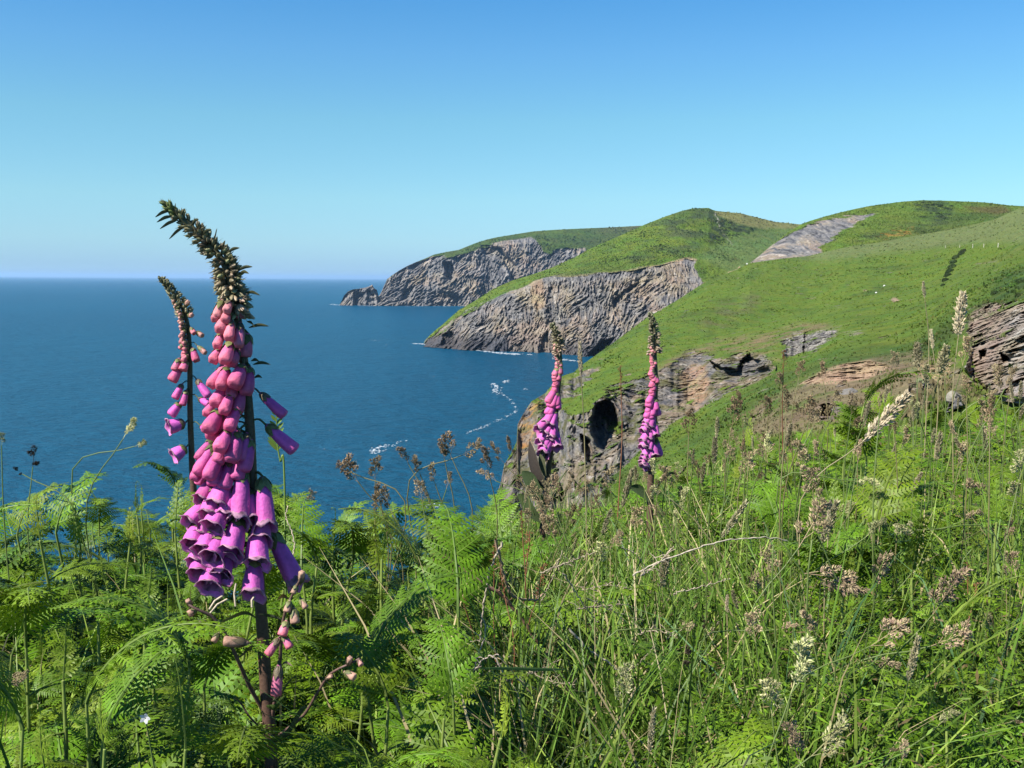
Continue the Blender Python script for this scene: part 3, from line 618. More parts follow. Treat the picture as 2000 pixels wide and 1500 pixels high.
keep &= ~((px > 1550) & (D > 2.2) & (RNG.random(n) < .35))
px, D = px[keep], D[keep]; n = len(px)
base = ground_at(px, D); base[:, 2] -= .02; base[:, :2] += RNG.normal(size=(n, 2)) * .01
H = (RNG.gamma(6, .055, n) + .05) * np.where((px > 920) & (D > 1.3), 1.3, 1); ycap = skyline(px) + RNG.uniform(-28, 60, n)
zcap = P(px, ycap, D)[:, 2] - base[:, 2]; H = np.minimum(H, np.maximum(zcap, .05))
m = (px > 180) & (px < 830) & (D < 1.05); zc = P(px, 1300 + 0 * px, D)[:, 2] - base[:, 2]; H[m] = np.minimum(H, zc)[m]; m = (px > 1450) & (D > 1.8); H[m] *= .72
kind = RNG.random(n); g = RNG.uniform(.65, 1.35, (n, 1))
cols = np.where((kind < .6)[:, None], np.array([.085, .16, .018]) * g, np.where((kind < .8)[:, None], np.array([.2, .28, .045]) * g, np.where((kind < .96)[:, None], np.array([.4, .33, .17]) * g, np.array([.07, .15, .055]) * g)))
lean = RNG.gamma(2, .22, n); lean[kind > .84] *= 1.6; big = (RNG.random(n) < .06) & (px > 950); lean[px < 900] *= .6; lean = np.minimum(lean, .85); lean[big] = RNG.uniform(.7, 1.4, big.sum()); H = np.where(lean > .6, H * .62, H)
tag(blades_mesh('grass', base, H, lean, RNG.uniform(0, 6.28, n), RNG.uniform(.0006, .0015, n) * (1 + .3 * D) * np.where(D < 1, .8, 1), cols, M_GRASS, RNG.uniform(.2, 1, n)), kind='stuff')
# low leafy cover
n = 150000; px = RNG.uniform(-400, 2650, n); E = rail(EDGE, px); D = .7 * (E / .7) ** (RNG.random(n) ** .8)
keep = RNG.random(n) < np.interp(px, [-150, 500, 900, 1400, 1650, 2150], [.2, .1, .15, .8, 1, 1]); px, D = px[keep], D[keep]; n = len(px)
base = ground_at(px, D); hmax = np.maximum(.05, np.minimum(P(px, skyline(px) + 40, D)[:, 2] - base[:, 2], np.interp(px, [0, 900, 1500, 2000], [.16, .2, .34, .36])))
m = (px > 180) & (px < 900) & (D < 1.2); hmax[m] = np.minimum(hmax[m], .12)
lv = RNG.integers(0, 260, n); hs_ = hmax * (1 - RNG.random(n) ** 2 * .95); ctr = base + np.stack([0 * px, 0 * px, hs_], 1)
ax = RNG.normal(size=(n, 3)); ax[:, 2] = np.abs(ax[:, 2]) * .3; ax /= np.linalg.norm(ax, axis=1)[:, None]
nr = RNG.normal(size=(n, 3)) * .6 + [-.2, -.2, 1.2]; sd = np.cross(nr, ax); sd /= np.linalg.norm(sd, axis=1)[:, None]
ln = RNG.uniform(.0028, .006, n)[:, None] * (.6 + .75 * D)[:, None]; wd = ln * RNG.uniform(.1, .26, (n, 1))
V = np.stack([ctr - ax * ln, ctr - sd * wd + ax * ln * .1, ctr + ax * ln, ctr + sd * wd + ax * ln * .1], 1).reshape(-1, 3); b = np.arange(n) * 4
g = RNG.uniform(.6, 1.4, (n, 1)); kind = RNG.random(n); cols = np.where((kind < .86)[:, None], np.array([.12, .22, .01]) * g, np.array([.16, .12, .05]) * g)
mb = MB(); mb.add(V, np.stack([b, b + 1, b + 2, b + 3], 1), np.repeat(cols, 4, 0)); tag(mb.build('undergrowth', attr_mat('small leaves', .5, .14, .2), smooth=False), kind='stuff')

# ================================================================= flowering grasses
M_SEED = attr_mat('seed head', .75, .22, .15, hue=.012)
M_STALK = attr_mat('grass stalk', .5, .12, .3)
def spikelets(mb, rg, c, dirs, ln, wd, cols):
    c = np.asarray(c); dirs = dirs / np.linalg.norm(dirs, axis=1)[:, None]; n = len(c)
    a = np.cross(dirs, [.3, .2, 1.]); a /= np.linalg.norm(a, axis=1)[:, None]; b = np.cross(dirs, a)
    ln = ln[:, None]; wd = wd[:, None]; m = c + dirs * ln * .4
    V = np.stack([c, m + a * wd, m - a * wd * .5 + b * wd * .87, m - a * wd * .5 - b * wd * .87, c + dirs * ln], 1).reshape(-1, 3); o = np.arange(n) * 5
    F_ = np.concatenate([np.stack([o, o + i, o + j], 1) for i, j in ((2, 1), (3, 2), (1, 3))] + [np.stack([o + 4, o + i, o + j], 1) for i, j in ((1, 2), (2, 3), (3, 1))])
    mb.add(V, F_, np.repeat(cols, 5, 0))
def head_mesh(kind, seed):
    """unit length seed head standing on the origin"""
    rs = np.random.default_rng(seed); mb = MB(); rg = random.Random(seed)
    pal = {'cocksfoot': [(.5, .39, .22), (.4, .28, .2), (.6, .5, .28)], 'pale': [(.58, .58, .26), (.5, .52, .22), (.66, .62, .36)], 'spike': [(.44, .38, .22), (.34, .31, .17), (.5, .46, .28)],
           'dark': [(.05, .04, .03), (.08, .06, .04), (.03, .025, .02)], 'red': [(.33, .1, .05), (.24, .08, .05), (.4, .16, .08)], 'brown': [(.34, .25, .14), (.42, .33, .18), (.24, .17, .1)], 'straw': [(.6, .5, .32), (.5, .42, .26), (.68, .58, .4)]}[kind]
    pal = np.array(pal)
    def cluster(base, axis, L, rad, n, sp=1.0):
        t = rs.random(n) ** .8; a = frame(axis); ph = rs.uniform(0, 6.28, n); out = np.cos(ph)[:, None] * a[0] + np.sin(ph)[:, None] * a[1]
        r = rad * np.sin(np.pi * (t * .82 + .12)); c = np.asarray(base) + a[2] * (t * L)[:, None] + out * (r * rs.uniform(.2, .8, n))[:, None]
        dirs = a[2] * 1.0 + out * sp * .8 + rs.normal(size=(n, 3)) * .15
        g = rs.uniform(.7, 1.3, (n, 1)); spikelets(mb, rg, c, dirs, rs.uniform(.7, 1.2, n) * min(.11, rad * 1.1), rs.uniform(.8, 1.2, n) * min(.02, rad * .2), pal[rs.integers(0, len(pal), n)] * g)
    if kind in ('cocksfoot', 'pale', 'brown', 'dark'):
        tube(mb, np.array([(0, 0, 0), (.01, 0, .5), (.0, .01, .95)]), .008, 4, pal[0] * .9)
        nl = {'dark': 2}.get(kind, 6); z = .0
        for k in range(nl):
            z = .02 + .85 * (k / nl) ** .85; az = rg.uniform(-.9, .9) + (math.pi if k % 2 else 0); reach = (.2 if k < 2 else .09) * rg.uniform(.7, 1.3)
            if kind == 'dark': reach = .03
            d = np.array([math.cos(az) * .5, math.sin(az) * .5, 1.0]); b0 = np.array([0, 0, z]); b1 = b0 + nrm(d) * reach
            tube(mb, np.array([b0, b1]), .006, 4, pal[0]); cluster(b1, d, rg.uniform(.2, .32), rg.uniform(.07, .1), 46 if kind != 'dark' else 80)
        cluster((0, 0, .72), (0, 0, 1), .3, .08, 50)
    elif kind in ('spike', 'straw'):
        tube(mb, np.array([(0, 0, 0), (.01, 0, .5), (.0, .01, .95)]), .012, 4, pal[0]); cluster((0, 0, 0), (.02, 0, 1), .97, .095 if kind == 'spike' else .11, 240, .7)
    else:
        tube(mb, np.array([(0, 0, 0), (.02, 0, .5), (.0, .02, .98)]), .012, 4, (.3, .14, .08))
        for k in range(13): cluster((rg.uniform(-.05, .05), rg.uniform(-.05, .05), k / 13), (rg.uniform(-1, 1), rg.uniform(-1, 1), .5), .08, .045, 14, 1.4)
    return mb.mesh('seed_head', M_SEED, smooth=False)
HEADS = {k: [head_mesh(k, 10 * i + s) for s in range(4 if k in ('cocksfoot', 'pale', 'brown') else 2)] for i, k in enumerate(('cocksfoot', 'pale', 'spike', 'dark', 'red', 'brown', 'straw'))}
STALKS = []
KW = {'cocksfoot': ('greyish cocksfoot head', 'cocksfoot_stalk'), 'pale': ('pale yellow green flowering head', 'grass_stalk'), 'spike': ('narrow cylindrical fawn seed spike', 'grass_stalk'), 'dark': ('nearly black small seed head', 'plantain_stalk'),
      'red': ('rusty red sorrel spire', 'sorrel_stalk'), 'brown': ('brown lobed cocksfoot head', 'cocksfoot_stalk'), 'straw': ('thick straw coloured seed head', 'grass_stalk')}
def stalk(px, py, L, D, kind, tilt=0, wide=1.0, bx=None):
    """px,py = foot of the seed head, L = its length in photo pixels, tilt in degrees to the right, bx = where the stalk meets the ground"""
    p = P(px, py, D); L = L * 1.12; wide = wide * 1.15; ln = L * D / F; k = HEADS[kind]; me = random.choice(k)
    g = ground_at(px if bx is None else bx, D * random.uniform(.97, 1.05) if D > .75 else D); g[2] = min(g[2], p[2] - .1)
    root = empty(KW[kind][1], g); ta = R(tilt); d = nrm(np.array([math.sin(ta), random.uniform(-.25, .25), math.cos(ta)]))
    if d[2] < 0: mid = p - d * .03 + np.array([0, 0, .015])
    else: mid = p - d * np.linalg.norm(p - g) * .22
    pts = spline([g - g, (g + (mid - g) * .5 + np.array([random.uniform(-.01, .01), 0, 0])) - g, mid - g, p - g], 14)
    mb = MB(); c = {'red': (.3, .13, .07), 'straw': (.35, .3, .15), 'brown': (.22, .2, .08)}.get(kind, (.16, .22, .06)); tube(mb, pts, np.linspace(.0012, .0006, 14) * (.55 + .45 * D), 5, c); mb.build('stem', M_STALK, root)
    q = Vector(d).to_track_quat('Z', 'Y') @ Matrix.Rotation(random.uniform(0, 6.28), 3, 'Z').to_quaternion()
    M = Matrix.Translation(Vector(p - g)) @ q.to_matrix().to_4x4() @ Matrix.Diagonal((ln * wide, ln * wide, ln, 1)); put(me, 'seed_head', root, M)
    STALKS.append((root, kind, px, py, L, D)); return root
LIST = [(240, 858, 42, 1.5, 'pale', 28), (262, 872, 24, 1.5, 'pale', 65, 1.2), (64, 912, 36, 1.5, 'dark', 3, 1.5), (44, 926, 20, 1.5, 'dark', -55, 1.3), (3, 870, 22, 1.4, 'pale', 0, 1.2),
 (700, 942, 46, 1.6, 'brown', -30, 1.3), (684, 922, 28, 1.6, 'brown', -60, 1.2), (733, 938, 38, 1.7, 'brown', 0, 1.2), (742, 978, 30, 1.6, 'brown', -8, 1.3), (797, 905, 30, 1.8, 'brown', -25, 1.3), (820, 925, 30, 1.8, 'brown', -15, 1.3), (745, 1008, 40, 1.5, 'brown', -20),
 (884, 898, 46, 1.8, 'brown', -20, 1.3), (900, 890, 40, 1.8, 'brown', 60, 1.1), (868, 898, 30, 1.8, 'brown', -10), (850, 945, 34, 1.8, 'brown', -15), (872, 955, 30, 1.9, 'cocksfoot', 15), (955, 925, 48, 2.0, 'brown', -10, .8), (985, 905, 42, 2.2, 'brown', -35, .6), (1005, 900, 44, 2.3, 'brown', -15, .6), (970, 940, 36, 2.2, 'cocksfoot', -60, .8), (765, 1000, 44, 1.5, 'brown', -25), (825, 985, 40, 1.7, 'cocksfoot', -10), (600, 990, 30, 1.6, 'cocksfoot', 20), (760, 1045, 40, 1.4, 'spike', -10),
 (1872, 655, 74, 3.0, 'straw', 6, 1.1), (1845, 735, 44, 3.2, 'cocksfoot', -3), (1880, 715, 50, 3.2, 'cocksfoot', 6), (1791, 720, 46, 3.0, 'spike', 2, 1.5), (1836, 730, 52, 3.0, 'spike', 3, 1.5), (1822, 682, 34, 3.4, 'straw', -6, .8), (1745, 722, 30, 3.4, 'cocksfoot', 0), (1806, 582, 28, 4.5, 'straw', -10, .9), (1808, 750, 34, 3.0, 'spike', 0, 1.6), (1955, 770, 50, 2.8, 'cocksfoot', -2), (1686, 862, 112, 1.3, 'straw', 42, .85), (1530, 722, 36, 3.0, 'red', -4), (1213, 762, 44, 2.6, 'red', -2), (1525, 768, 34, 3.0, 'brown', 0), (1560, 740, 30, 3.0, 'brown', 10), (1608, 745, 34, 3.0, 'brown', -4),
 (1135, 735, 60, 1.9, 'straw', -4, .6), (1448, 808, 36, 2.4, 'brown', -6, .8), (1430, 830, 44, 2.6, 'brown', 8), (1500, 815, 34, 2.6, 'brown', 0), (1345, 850, 44, 2.6, 'brown', 2), (1400, 855, 36, 2.6, 'spike', 0),
 (1600, 900, 34, 1.8, 'cocksfoot', -10), (1575, 905, 44, 1.6, 'cocksfoot', -25, 1.2), (1670, 940, 34, 1.4, 'pale', 85, 1.3), (1590, 985, 64, 1.2, 'cocksfoot', -8), (1606, 1060, 82, 1.1, 'spike', 14, .9), (1560, 1070, 92, .95, 'cocksfoot', 32, 1.15), (1618, 1040, 56, 1.2, 'straw', 4, .7), (1520, 1128, 52, .95, 'cocksfoot', -22, 1.1), (1570, 1120, 90, .92, 'cocksfoot', 98, 1.1), (1635, 1132, 52, .9, 'cocksfoot', 120, 1.1), (1712, 1155, 66, 1.0, 'cocksfoot', 5), (1822, 1200, 92, .95, 'cocksfoot', 28), (1690, 1050, 46, 1.1, 'pale', 40, 1.3), (1780, 1120, 40, 1.3, 'pale', 30, 1.3), (1800, 1035, 52, 1.2, 'pale', -80), (1700, 1262, 80, .85, 'cocksfoot', 58), (1818, 1262, 70, .9, 'cocksfoot', 60), (1700, 1290, 50, .9, 'cocksfoot', 95), (1774, 1330, 90, .85, 'spike', 5, .7),
 (1545, 1355, 98, .75, 'pale', 18, 1.2), (1508, 1400, 66, .75, 'pale', -5, 1.2), (1583, 1478, 90, .7, 'pale', 40, 1.1), (1560, 1490, 70, .75, 'cocksfoot', -12), (1480, 1170, 44, 1.0, 'cocksfoot', -14), (1476, 1255, 56, .9, 'cocksfoot', -8), (1440, 1190, 36, 1.1, 'spike', -15), (1595, 1245, 54, .9, 'cocksfoot', -30), (1420, 1200, 34, 1.1, 'straw', 0, .8), (1515, 1230, 36, 1.0, 'cocksfoot', 70), (1830, 1420, 44, .8, 'pale', 35),
 (1290, 1150, 66, 1.1, 'spike', 8, 1.2), (1165, 1105, 44, 1.2, 'pale', 12, 1.1), (1215, 990, 72, 1.5, 'spike', 12, .7), (1190, 1075, 40, 1.3, 'cocksfoot', 30), (1410, 1050, 80, 1.3, 'spike', 28, .7), (1345, 1300, 36, .95, 'dark', -4, 1.5), (1375, 1230, 26, 1.0, 'dark', -6), (1268, 1470, 90, .75, 'spike', 4, .6), (1215, 1385, 80, .8, 'pale', 4, .7), (1325, 1228, 30, 1.0, 'cocksfoot', 80), (1080, 1010, 40, 1.8, 'cocksfoot', -20), (1060, 985, 40, 2.0, 'cocksfoot', -30), (1085, 1060, 50, 1.6, 'cocksfoot', -18), (1108, 1030, 40, 1.7, 'brown', 20), (1030, 1090, 50, 1.4, 'red', 4, 1.3), (1020, 1040, 40, 1.5, 'red', -4), (905, 1175, 60, 1.3, 'red', -12, 1.2), (1050, 1160, 60, 1.3, 'red', 12, 1.1), (965, 1110, 46, 1.3, 'red', 0), (985, 1160, 56, 1.25, 'red', -10, 1.1), (1240, 1040, 46, 1.7, 'cocksfoot', 6), (1300, 960, 44, 2.2, 'cocksfoot', -4), (1370, 945, 40, 2.3, 'spike', 4), (1460, 940, 50, 2.0, 'cocksfoot', 2), (1500, 905, 50, 2.2, 'cocksfoot', -10), (1330, 1000, 44, 1.9, 'pale', 10),
 (1870, 915, 44, 2.0, 'cocksfoot', 4), (1925, 880, 44, 2.2, 'spike', -8), (1830, 900, 50, 2.0, 'spike', 3), (1760, 880, 40, 2.2, 'cocksfoot', 10), (1990, 940, 56, 1.3, 'pale', 14, 1.1), (1985, 985, 40, 1.3, 'pale', -10, 1.2), (1935, 965, 50, 1.5, 'cocksfoot', -60), (1975, 1130, 50, 1.1, 'cocksfoot', -5), (1890, 1140, 40, 1.3, 'red', -3), (1900, 1180, 40, 1.2, 'red', 14), (1960, 1060, 40, 1.4, 'cocksfoot', 20), (1925, 1240, 40, 1.1, 'pale', -4), (1875, 1020, 40, 1.6, 'cocksfoot', 60), (1700, 990, 36, 1.6, 'cocksfoot', 10), (1640, 1010, 34, 1.6, 'pale', 30), (1780, 960, 40, 1.9, 'spike', 20),
 (8, 1330, 46, .8, 'cocksfoot', 72), (1760, 1490, 40, .7, 'cocksfoot', 18)]
for a in LIST: stalk(*a)
for _ in range(170):
    px = random.uniform(1000, 2040); D = random.uniform(1.2, 4.5)
    if D > rail(EDGE, px): continue
    y = skyline(px) + abs(random.gauss(0, 90)) - random.uniform(0, 40)
    stalk(px, y, random.uniform(34, 60) * 1.8 / D ** .8 * .6, D, random.choice(('cocksfoot', 'cocksfoot', 'spike', 'spike', 'pale', 'brown')), random.gauss(0, 14), random.uniform(.7, 1.1))

# ================================================================= foxgloves
M_PETAL = attr_mat('foxglove petal', .55, .3, .22, nscale=260, nstr=.13, bump=.5, bscale=420, bdist=.0012)
M_FOXG = attr_mat('foxglove stem and sepals', .55, .1, .3, nscale=350, nstr=.3, bump=.4, bscale=900, bdist=.0006)
def fcol(st):
    """petal colour down the spike: greenish pink bud, salmon, magenta, purple"""
    k = [0, .25, .5, .75, 1]; cs = np.array([(.42, .34, .2), (.72, .27, .31), (.76, .15, .29), (.72, .11, .42), (.72, .14, .6)]) * 1.4
    return np.array([np.interp(st, k, cs[:, i]) for i in range(3)])
def flower(root, loc, base, tip, w, st, openf, outw, stempt, rg, lab=None):
    """one bell (openf 1) or closed tube (openf 0) hanging from base to tip, with calyx, stalk and bract as its sub-part"""
    base = np.asarray(base) - loc; tip = np.asarray(tip) - loc; stempt = np.asarray(stempt) - loc; ax = tip - base; L = np.linalg.norm(ax) * (1.07 if openf else 1.0); d = nrm(ax)
    a = -np.asarray(outw, float); a = nrm(a - d * (a @ d)); b = np.cross(d, a); ns = 18; r = w / 2 * (1.14 if openf else 1.02)
    if openf: T = np.array([0, .07, .16, .3, .46, .62, .76, .86, .93, 1.0]); Rr = np.array([.2, .42, .58, .72, .82, .88, .91, .93, .97, 1.05])
    else: T = np.array([0, .08, .2, .38, .56, .7, .82, .91, .97, 1.0]); Rr = np.array([.3, .5, .68, .84, .93, .98, 1.0, .97, .84, .5])
    ph = np.arange(ns) / ns * 2 * math.pi; mb = MB(); V = []; Cc = []; c0 = fcol(st); jit = rg.uniform(.82, 1.15); wv = (rg.uniform(-.03, .03), rg.random()); wv2 = np.cos(2 * ph + rg.uniform(0, 6)) + .6 * np.cos(3 * ph + rg.uniform(0, 6)); wv2 = wv2 / 1.6
    def ring(t, rr, inner=False):
        m = sstep(.78, 1, t) if openf else 0; lobe = (.5 + .5 * np.cos(ph)) ** 2
        tt = t + m * (.2 * lobe + .055 * np.cos(5 * ph) - .04) + wv[0] * m; q = rr * r * (1 + (.07 if openf else .045) * np.cos(5 * ph + wv[1] * 0) * (1 if t > .5 else .3) + m * (.14 * lobe + .06 * wv2)) * (1 + .03 * wv2) * (1 + (0 if openf else .16 * sstep(.8, 1, t)) * np.cos(4 * ph))
        bend = np.array([0, 0, -1.]) * L * .06 * t * (1 - t)
        flat = 1 - .1 * abs(0)
        return base + d * (tt * L)[:, None] + bend + a * (q * np.cos(ph))[:, None] * flat + b * (q * np.sin(ph))[:, None]
    for t, rr in zip(T, Rr):
        V.append(ring(t, rr))
        g = t; top = mix(c0, (.6, .14, .48), .45 if st > .3 else .1); bot = mix(c0, (.85, .22, .28), (.8 - st * .6) if st > .2 else .2)
        cc = mix(top, bot, sstep(.35, .95, g)) * jit
        if openf: cc = mix(cc, (.85, .5, .7), sstep(.9, 1.0, t) * .6)
        Cc.append(np.repeat(cc[None], ns, 0) * (1 + .1 * np.cos(5 * ph + 1)[:, None]))
    if openf:
        for t, rr, k in ((1.0, 1.17, .55), (.93, 1.0, .4), (.84, .9, .25), (.7, .84, .1), (.5, .74, 0)):
            V.append(ring(t, rr)); sp = np.array([rg.uniform(.75, 1.1) if rg.random() > .24 else .28 for _ in range(ns)])[:, None]
            Cc.append(mix((.4, .05, .24), (.95, .66, .8), k ** .8) * sp)
    n = len(V); V = np.concatenate(V); k = np.arange(ns); k2 = (k + 1) % ns
    fs = np.concatenate([np.stack([i * ns + k, i * ns + k2, (i + 1) * ns + k2, (i + 1) * ns + k], 1) for i in range(n - 1)])
    mb.add(V, fs, np.concatenate(Cc))
    o = n * ns
    if not openf: mb.add(np.vstack([V[-ns:], base + d * L * 1.01 + V[-ns:].mean(0) * 0]), [(int(i), int(j), ns) for i, j in zip(k, k2)], Cc[-1][0] * .9)
    fo = mb.build('flower' if st > .18 else 'bud', M_PETAL, root)
    # calyx
    mb = MB(); sl_ = L * (.34 if st > .45 else .5 if st > .25 else .72); g1 = np.array([(.12, .13, .045), (.13, .1, .06), (.16, .17, .06)][rg.randrange(3)]) * rg.uniform(.8, 1.2)
    for j in range(5):
        p0 = j / 5 * 6.283 + rg.uniform(-.2, .2); u = a * math.cos(p0) + b * math.sin(p0); tt = np.linspace(0, 1, 6)
        rad = r * np.interp(tt * sl_ / L, T, Rr) * 1.06 + .0006; pts = base - d * L * .02 + d * (tt * sl_)[:, None] + u * (rad * np.minimum(1, .25 + tt * 3))[:, None]
        blade(mb, pts, r * .62 * np.sin(np.pi * (tt * .86 + .1)) ** .7 * (1 - .75 * tt ** 3), np.cross(d, u), mix(g1, g1 * 1.5, tt), fold=-.3)
    pm = (stempt + base) / 2 + np.array([0, 0, .25 * np.linalg.norm(stempt - base)])
    tube(mb, spline([stempt, pm, base - d * L * .01, base + d * L * .03], 10), np.linspace(.0011, .0014, 10) * (w / .02) ** .5, 5, g1 * .8)
    out2 = nrm(nrm(base - stempt) + np.array([0, 0, rg.uniform(-.3, .3)])); bl = rg.uniform(.7, 1.2) * max(.35 * L, .006); tt = np.linspace(0, 1, 6)
    blade(mb, stempt + out2 * (tt * bl)[:, None] + np.array([0, 0, 1]) * (np.sin(tt * 3.1) * bl * .15)[:, None], bl * .13 * (1 - tt ** 1.5) + .0002, np.cross(out2, (0, 0, 1)), g1 * .7, fold=.4)
    mb.build('calyx', M_FOXG, fo)
    return fo
def spikebud(mb, c, d, ln, w, col, rg, spike=True):
    """small pointed green bud with its spiky sepals"""
    a, b, d = frame(d); T = np.array([0, .15, .4, .65, .85, 1]); Rr = np.array([.3, .7, 1, .9, .5, .08]); ns = 7; ph = np.arange(ns) / ns * 6.283
    V = np.concatenate([c + d * t * ln + (a * np.cos(ph)[:, None] + b * np.sin(ph)[:, None]) * w / 2 * q for t, q in zip(T, Rr)]); k = np.arange(ns); k2 = (k + 1) % ns
    mb.add(V, np.concatenate([np.stack([i * ns + k, i * ns + k2, (i + 1) * ns + k2, (i + 1) * ns + k], 1) for i in range(5)]), np.repeat(mix(np.array(col) * .8, np.array(col) * 1.3, T), ns, 0))
    if spike:
        for j in range(3):
            p0 = rg.uniform(0, 6.28); u = a * math.cos(p0) + b * math.sin(p0); dd = nrm(d + u * rg.uniform(.25, .8)); tt = np.linspace(0, 1, 5); l2 = ln * rg.uniform(.8, 1.35)
            blade(mb, c + dd * (tt * l2)[:, None], w * .28 * np.sin(np.pi * (tt * .8 + .15)) * (1 - tt ** 2) + .0001, np.cross(dd, d) + .001, np.array(col) * rg.uniform(.6, 1.2), fold=.4)
def leafy(root, loc, pts, wd, col, name='leaf', side=(1, 0, 0)):
    mb = MB(); q = spline(pts, 14) - loc; t = np.linspace(0, 1, 14); w = wd * np.sin(np.pi * np.clip(t * .93 + .05, 0, 1)) ** .8; blade(mb, q, w, side, np.repeat(np.array(col)[None], 14, 0) * (.8 + .4 * t)[:, None], fold=.35)
    return mb.build(name, M_FOXG, root)
def fox_root(path, D, rad, name='foxglove'):
    """stem through photo points, carried on down to the ground; returns root, location, sampled axis"""
    pts = np.array([P(x, y, D) for x, y in path]); g = ground_at(path[0][0] + 6, D); loc = g
    full = np.vstack([g, (g + pts[0]) / 2 * [1, 1, 1], pts]); root = empty(name, loc); sp = spline(full, 90); r = np.interp(np.linspace(0, 1, 90), np.linspace(0, 1, len(rad)), rad) * D / F
    mb = MB(); h = np.linspace(0, 1, 90); tube(mb, sp - loc, r, 12, mix((.15, .075, .06), (.1, .11, .045), h)); mb.build('stem', M_FOXG, root)
    return root, loc, pts
def stem_at(path, y):
    p = np.array(path)[::-1]; return float(np.interp(y, p[:, 1], p[:, 0]))
rg = random.Random(5)
# --- the big one
PA = [(529, 1470), (527, 1430), (520, 1350), (514, 1250), (508, 1170), (502, 1080), (497, 1000), (492, 930), (489, 850), (484, 780), (478, 720), (470, 660), (460, 600), (452, 560), (440, 520), (420, 490), (395, 465), (370, 440), (345, 418), (325, 400), (317, 393)]
D1 = .9; root1, loc1, _ = fox_root(PA, D1, [14, 13.5, 13, 12, 11, 10, 9, 8, 7, 6, 5, 3])
FL = [  # base x,y  mouth x,y  width  stage open depth(front +)
 (434, 586, 423, 620, 18, .2, 0, 1), (450, 588, 442, 608, 17, .2, 0, 2), (427, 605, 419, 625, 17, .22, 0, 1), (445, 605, 439, 628, 19, .24, 0, 2), (443, 615, 429, 647, 24, .27, 0, 2), (467, 588, 465, 622, 27, .28, 0, 0), (453, 627, 446, 662, 20, .3, 0, 3),
 (469, 630, 466, 677, 20, .33, 0, 2), (483, 650, 477, 697, 28, .4, 0, 0), (433, 651, 423, 677, 19, .35, 0, 2), (452, 666, 437, 708, 25, .42, 0, 3), (431, 680, 415, 706, 21, .42, 0, 1), (461, 682, 452, 712, 25, .45, 0, 2), (436, 718, 410, 755, 22, .5, 0, 2), (443, 718, 430, 758, 24, .5, 0, 3),
 (475, 713, 456, 755, 31, .55, 0, 3), (488, 717, 480, 770, 28, .58, 0, 1), (437, 757, 419, 791, 27, .55, 0, 2), (451, 768, 436, 807, 23, .56, 0, 3), (418, 786, 402, 810, 19, .55, 0, 1), (429, 802, 405, 844, 32, .6, 0, 3), (425, 825, 411, 855, 26, .6, 0, 1), (465, 793, 446, 839, 25, .62, 0, 3),
 (445, 840, 427, 880, 28, .62, 0, 4), (466, 843, 451, 902, 31, .66, 0, 3), (417, 856, 385, 898, 21, .66, 0, 1), (420, 866, 383, 927, 25, .7, 0, 2), (431, 878, 405, 936, 28, .72, 0, 3), (490, 858, 475, 921, 30, .74, 0, 1), (508, 768, 557, 812, 21, .8, 0, -1), (520, 830, 578, 880, 28, .84, 0, -1),
 (399, 920, 388, 946, 23, .66, 0, 0), (417, 934, 394, 976, 30, .8, 1, 1), (446, 922, 424, 984, 36, .82, 1, 2), (474, 914, 467, 1008, 36, .9, 1, 2), (513, 932, 519, 1024, 38, .92, 1, 1), (404, 980, 371, 1020, 34, .92, 1, 1), (437, 985, 416, 1030, 40, .93, 1, 3), (467, 1010, 451, 1076, 42, .95, 1, 3), (388, 1022, 375, 1063, 36, .95, 1, 2),
 (412, 1036, 398, 1076, 38, .97, 1, 3), (432, 1050, 414, 1090, 40, .98, 1, 4), (503, 1030, 502, 1096, 42, .97, 1, 2), (497, 1092, 494, 1156, 40, 1, 1, 2), (528, 1036, 577, 1130, 38, 1, 1, -1), (396, 1080, 387, 1120, 36, 1, 1, 2), (443, 1084, 433, 1122, 36, 1, 1, 3), (417, 1102, 409, 1144, 40, 1, 1, 3)]
FL += [(430, 893, 414, 948, 26, .74, 0, 2), (450, 900, 437, 956, 28, .78, 0, 2), (456, 950, 441, 1006, 34, .88, 1, 2), (424, 950, 407, 1004, 34, .9, 1, 2), (408, 1003, 392, 1046, 34, .94, 1, 1), (452, 1034, 442, 1086, 38, .96, 1, 2), (400, 1055, 384, 1098, 36, .97, 1, 1), (427, 1078, 425, 1126, 38, 1, 1, 2),
 (482, 846, 468, 902, 28, .68, 0, 1), (440, 858, 424, 906, 27, .66, 0, 2), (472, 758, 463, 806, 26, .58, 0, 1), (458, 735, 450, 778, 23, .52, 0, 1), (456, 826, 447, 872, 27, .62, 0, 2), (487, 955, 488, 1012, 34, .9, 1, 1), (512, 996, 510, 1050, 36, .95, 1, 1), (402, 893, 378, 938, 23, .7, 0, 1), (470, 640, 462, 676, 24, .36, 0, 1), (445, 700, 432, 735, 22, .46, 0, 1), (476, 880, 462, 938, 30, .76, 0, 1), (444, 800, 430, 842, 25, .6, 0, 1)]
for bx, by, tx, ty, w_, st, op, dp in FL:
    dpm = dp * .006; side = -1 if bx < 495 or tx < bx else 1
    b3 = P(bx, by, D1 - dpm * .8); t3 = P(tx, ty, D1 - dpm - (.012 if dp > 0 else 0)); sy = by - 8; s3 = P(stem_at(PA, sy) + (0 if side < 0 else 4), sy, D1)
    flower(root1, loc1, b3, t3, w_ * D1 / F, st, op, (side * .45, -1, 0) if side < 0 else (.5, -.8, 0), s3, rg)
tip = MB()
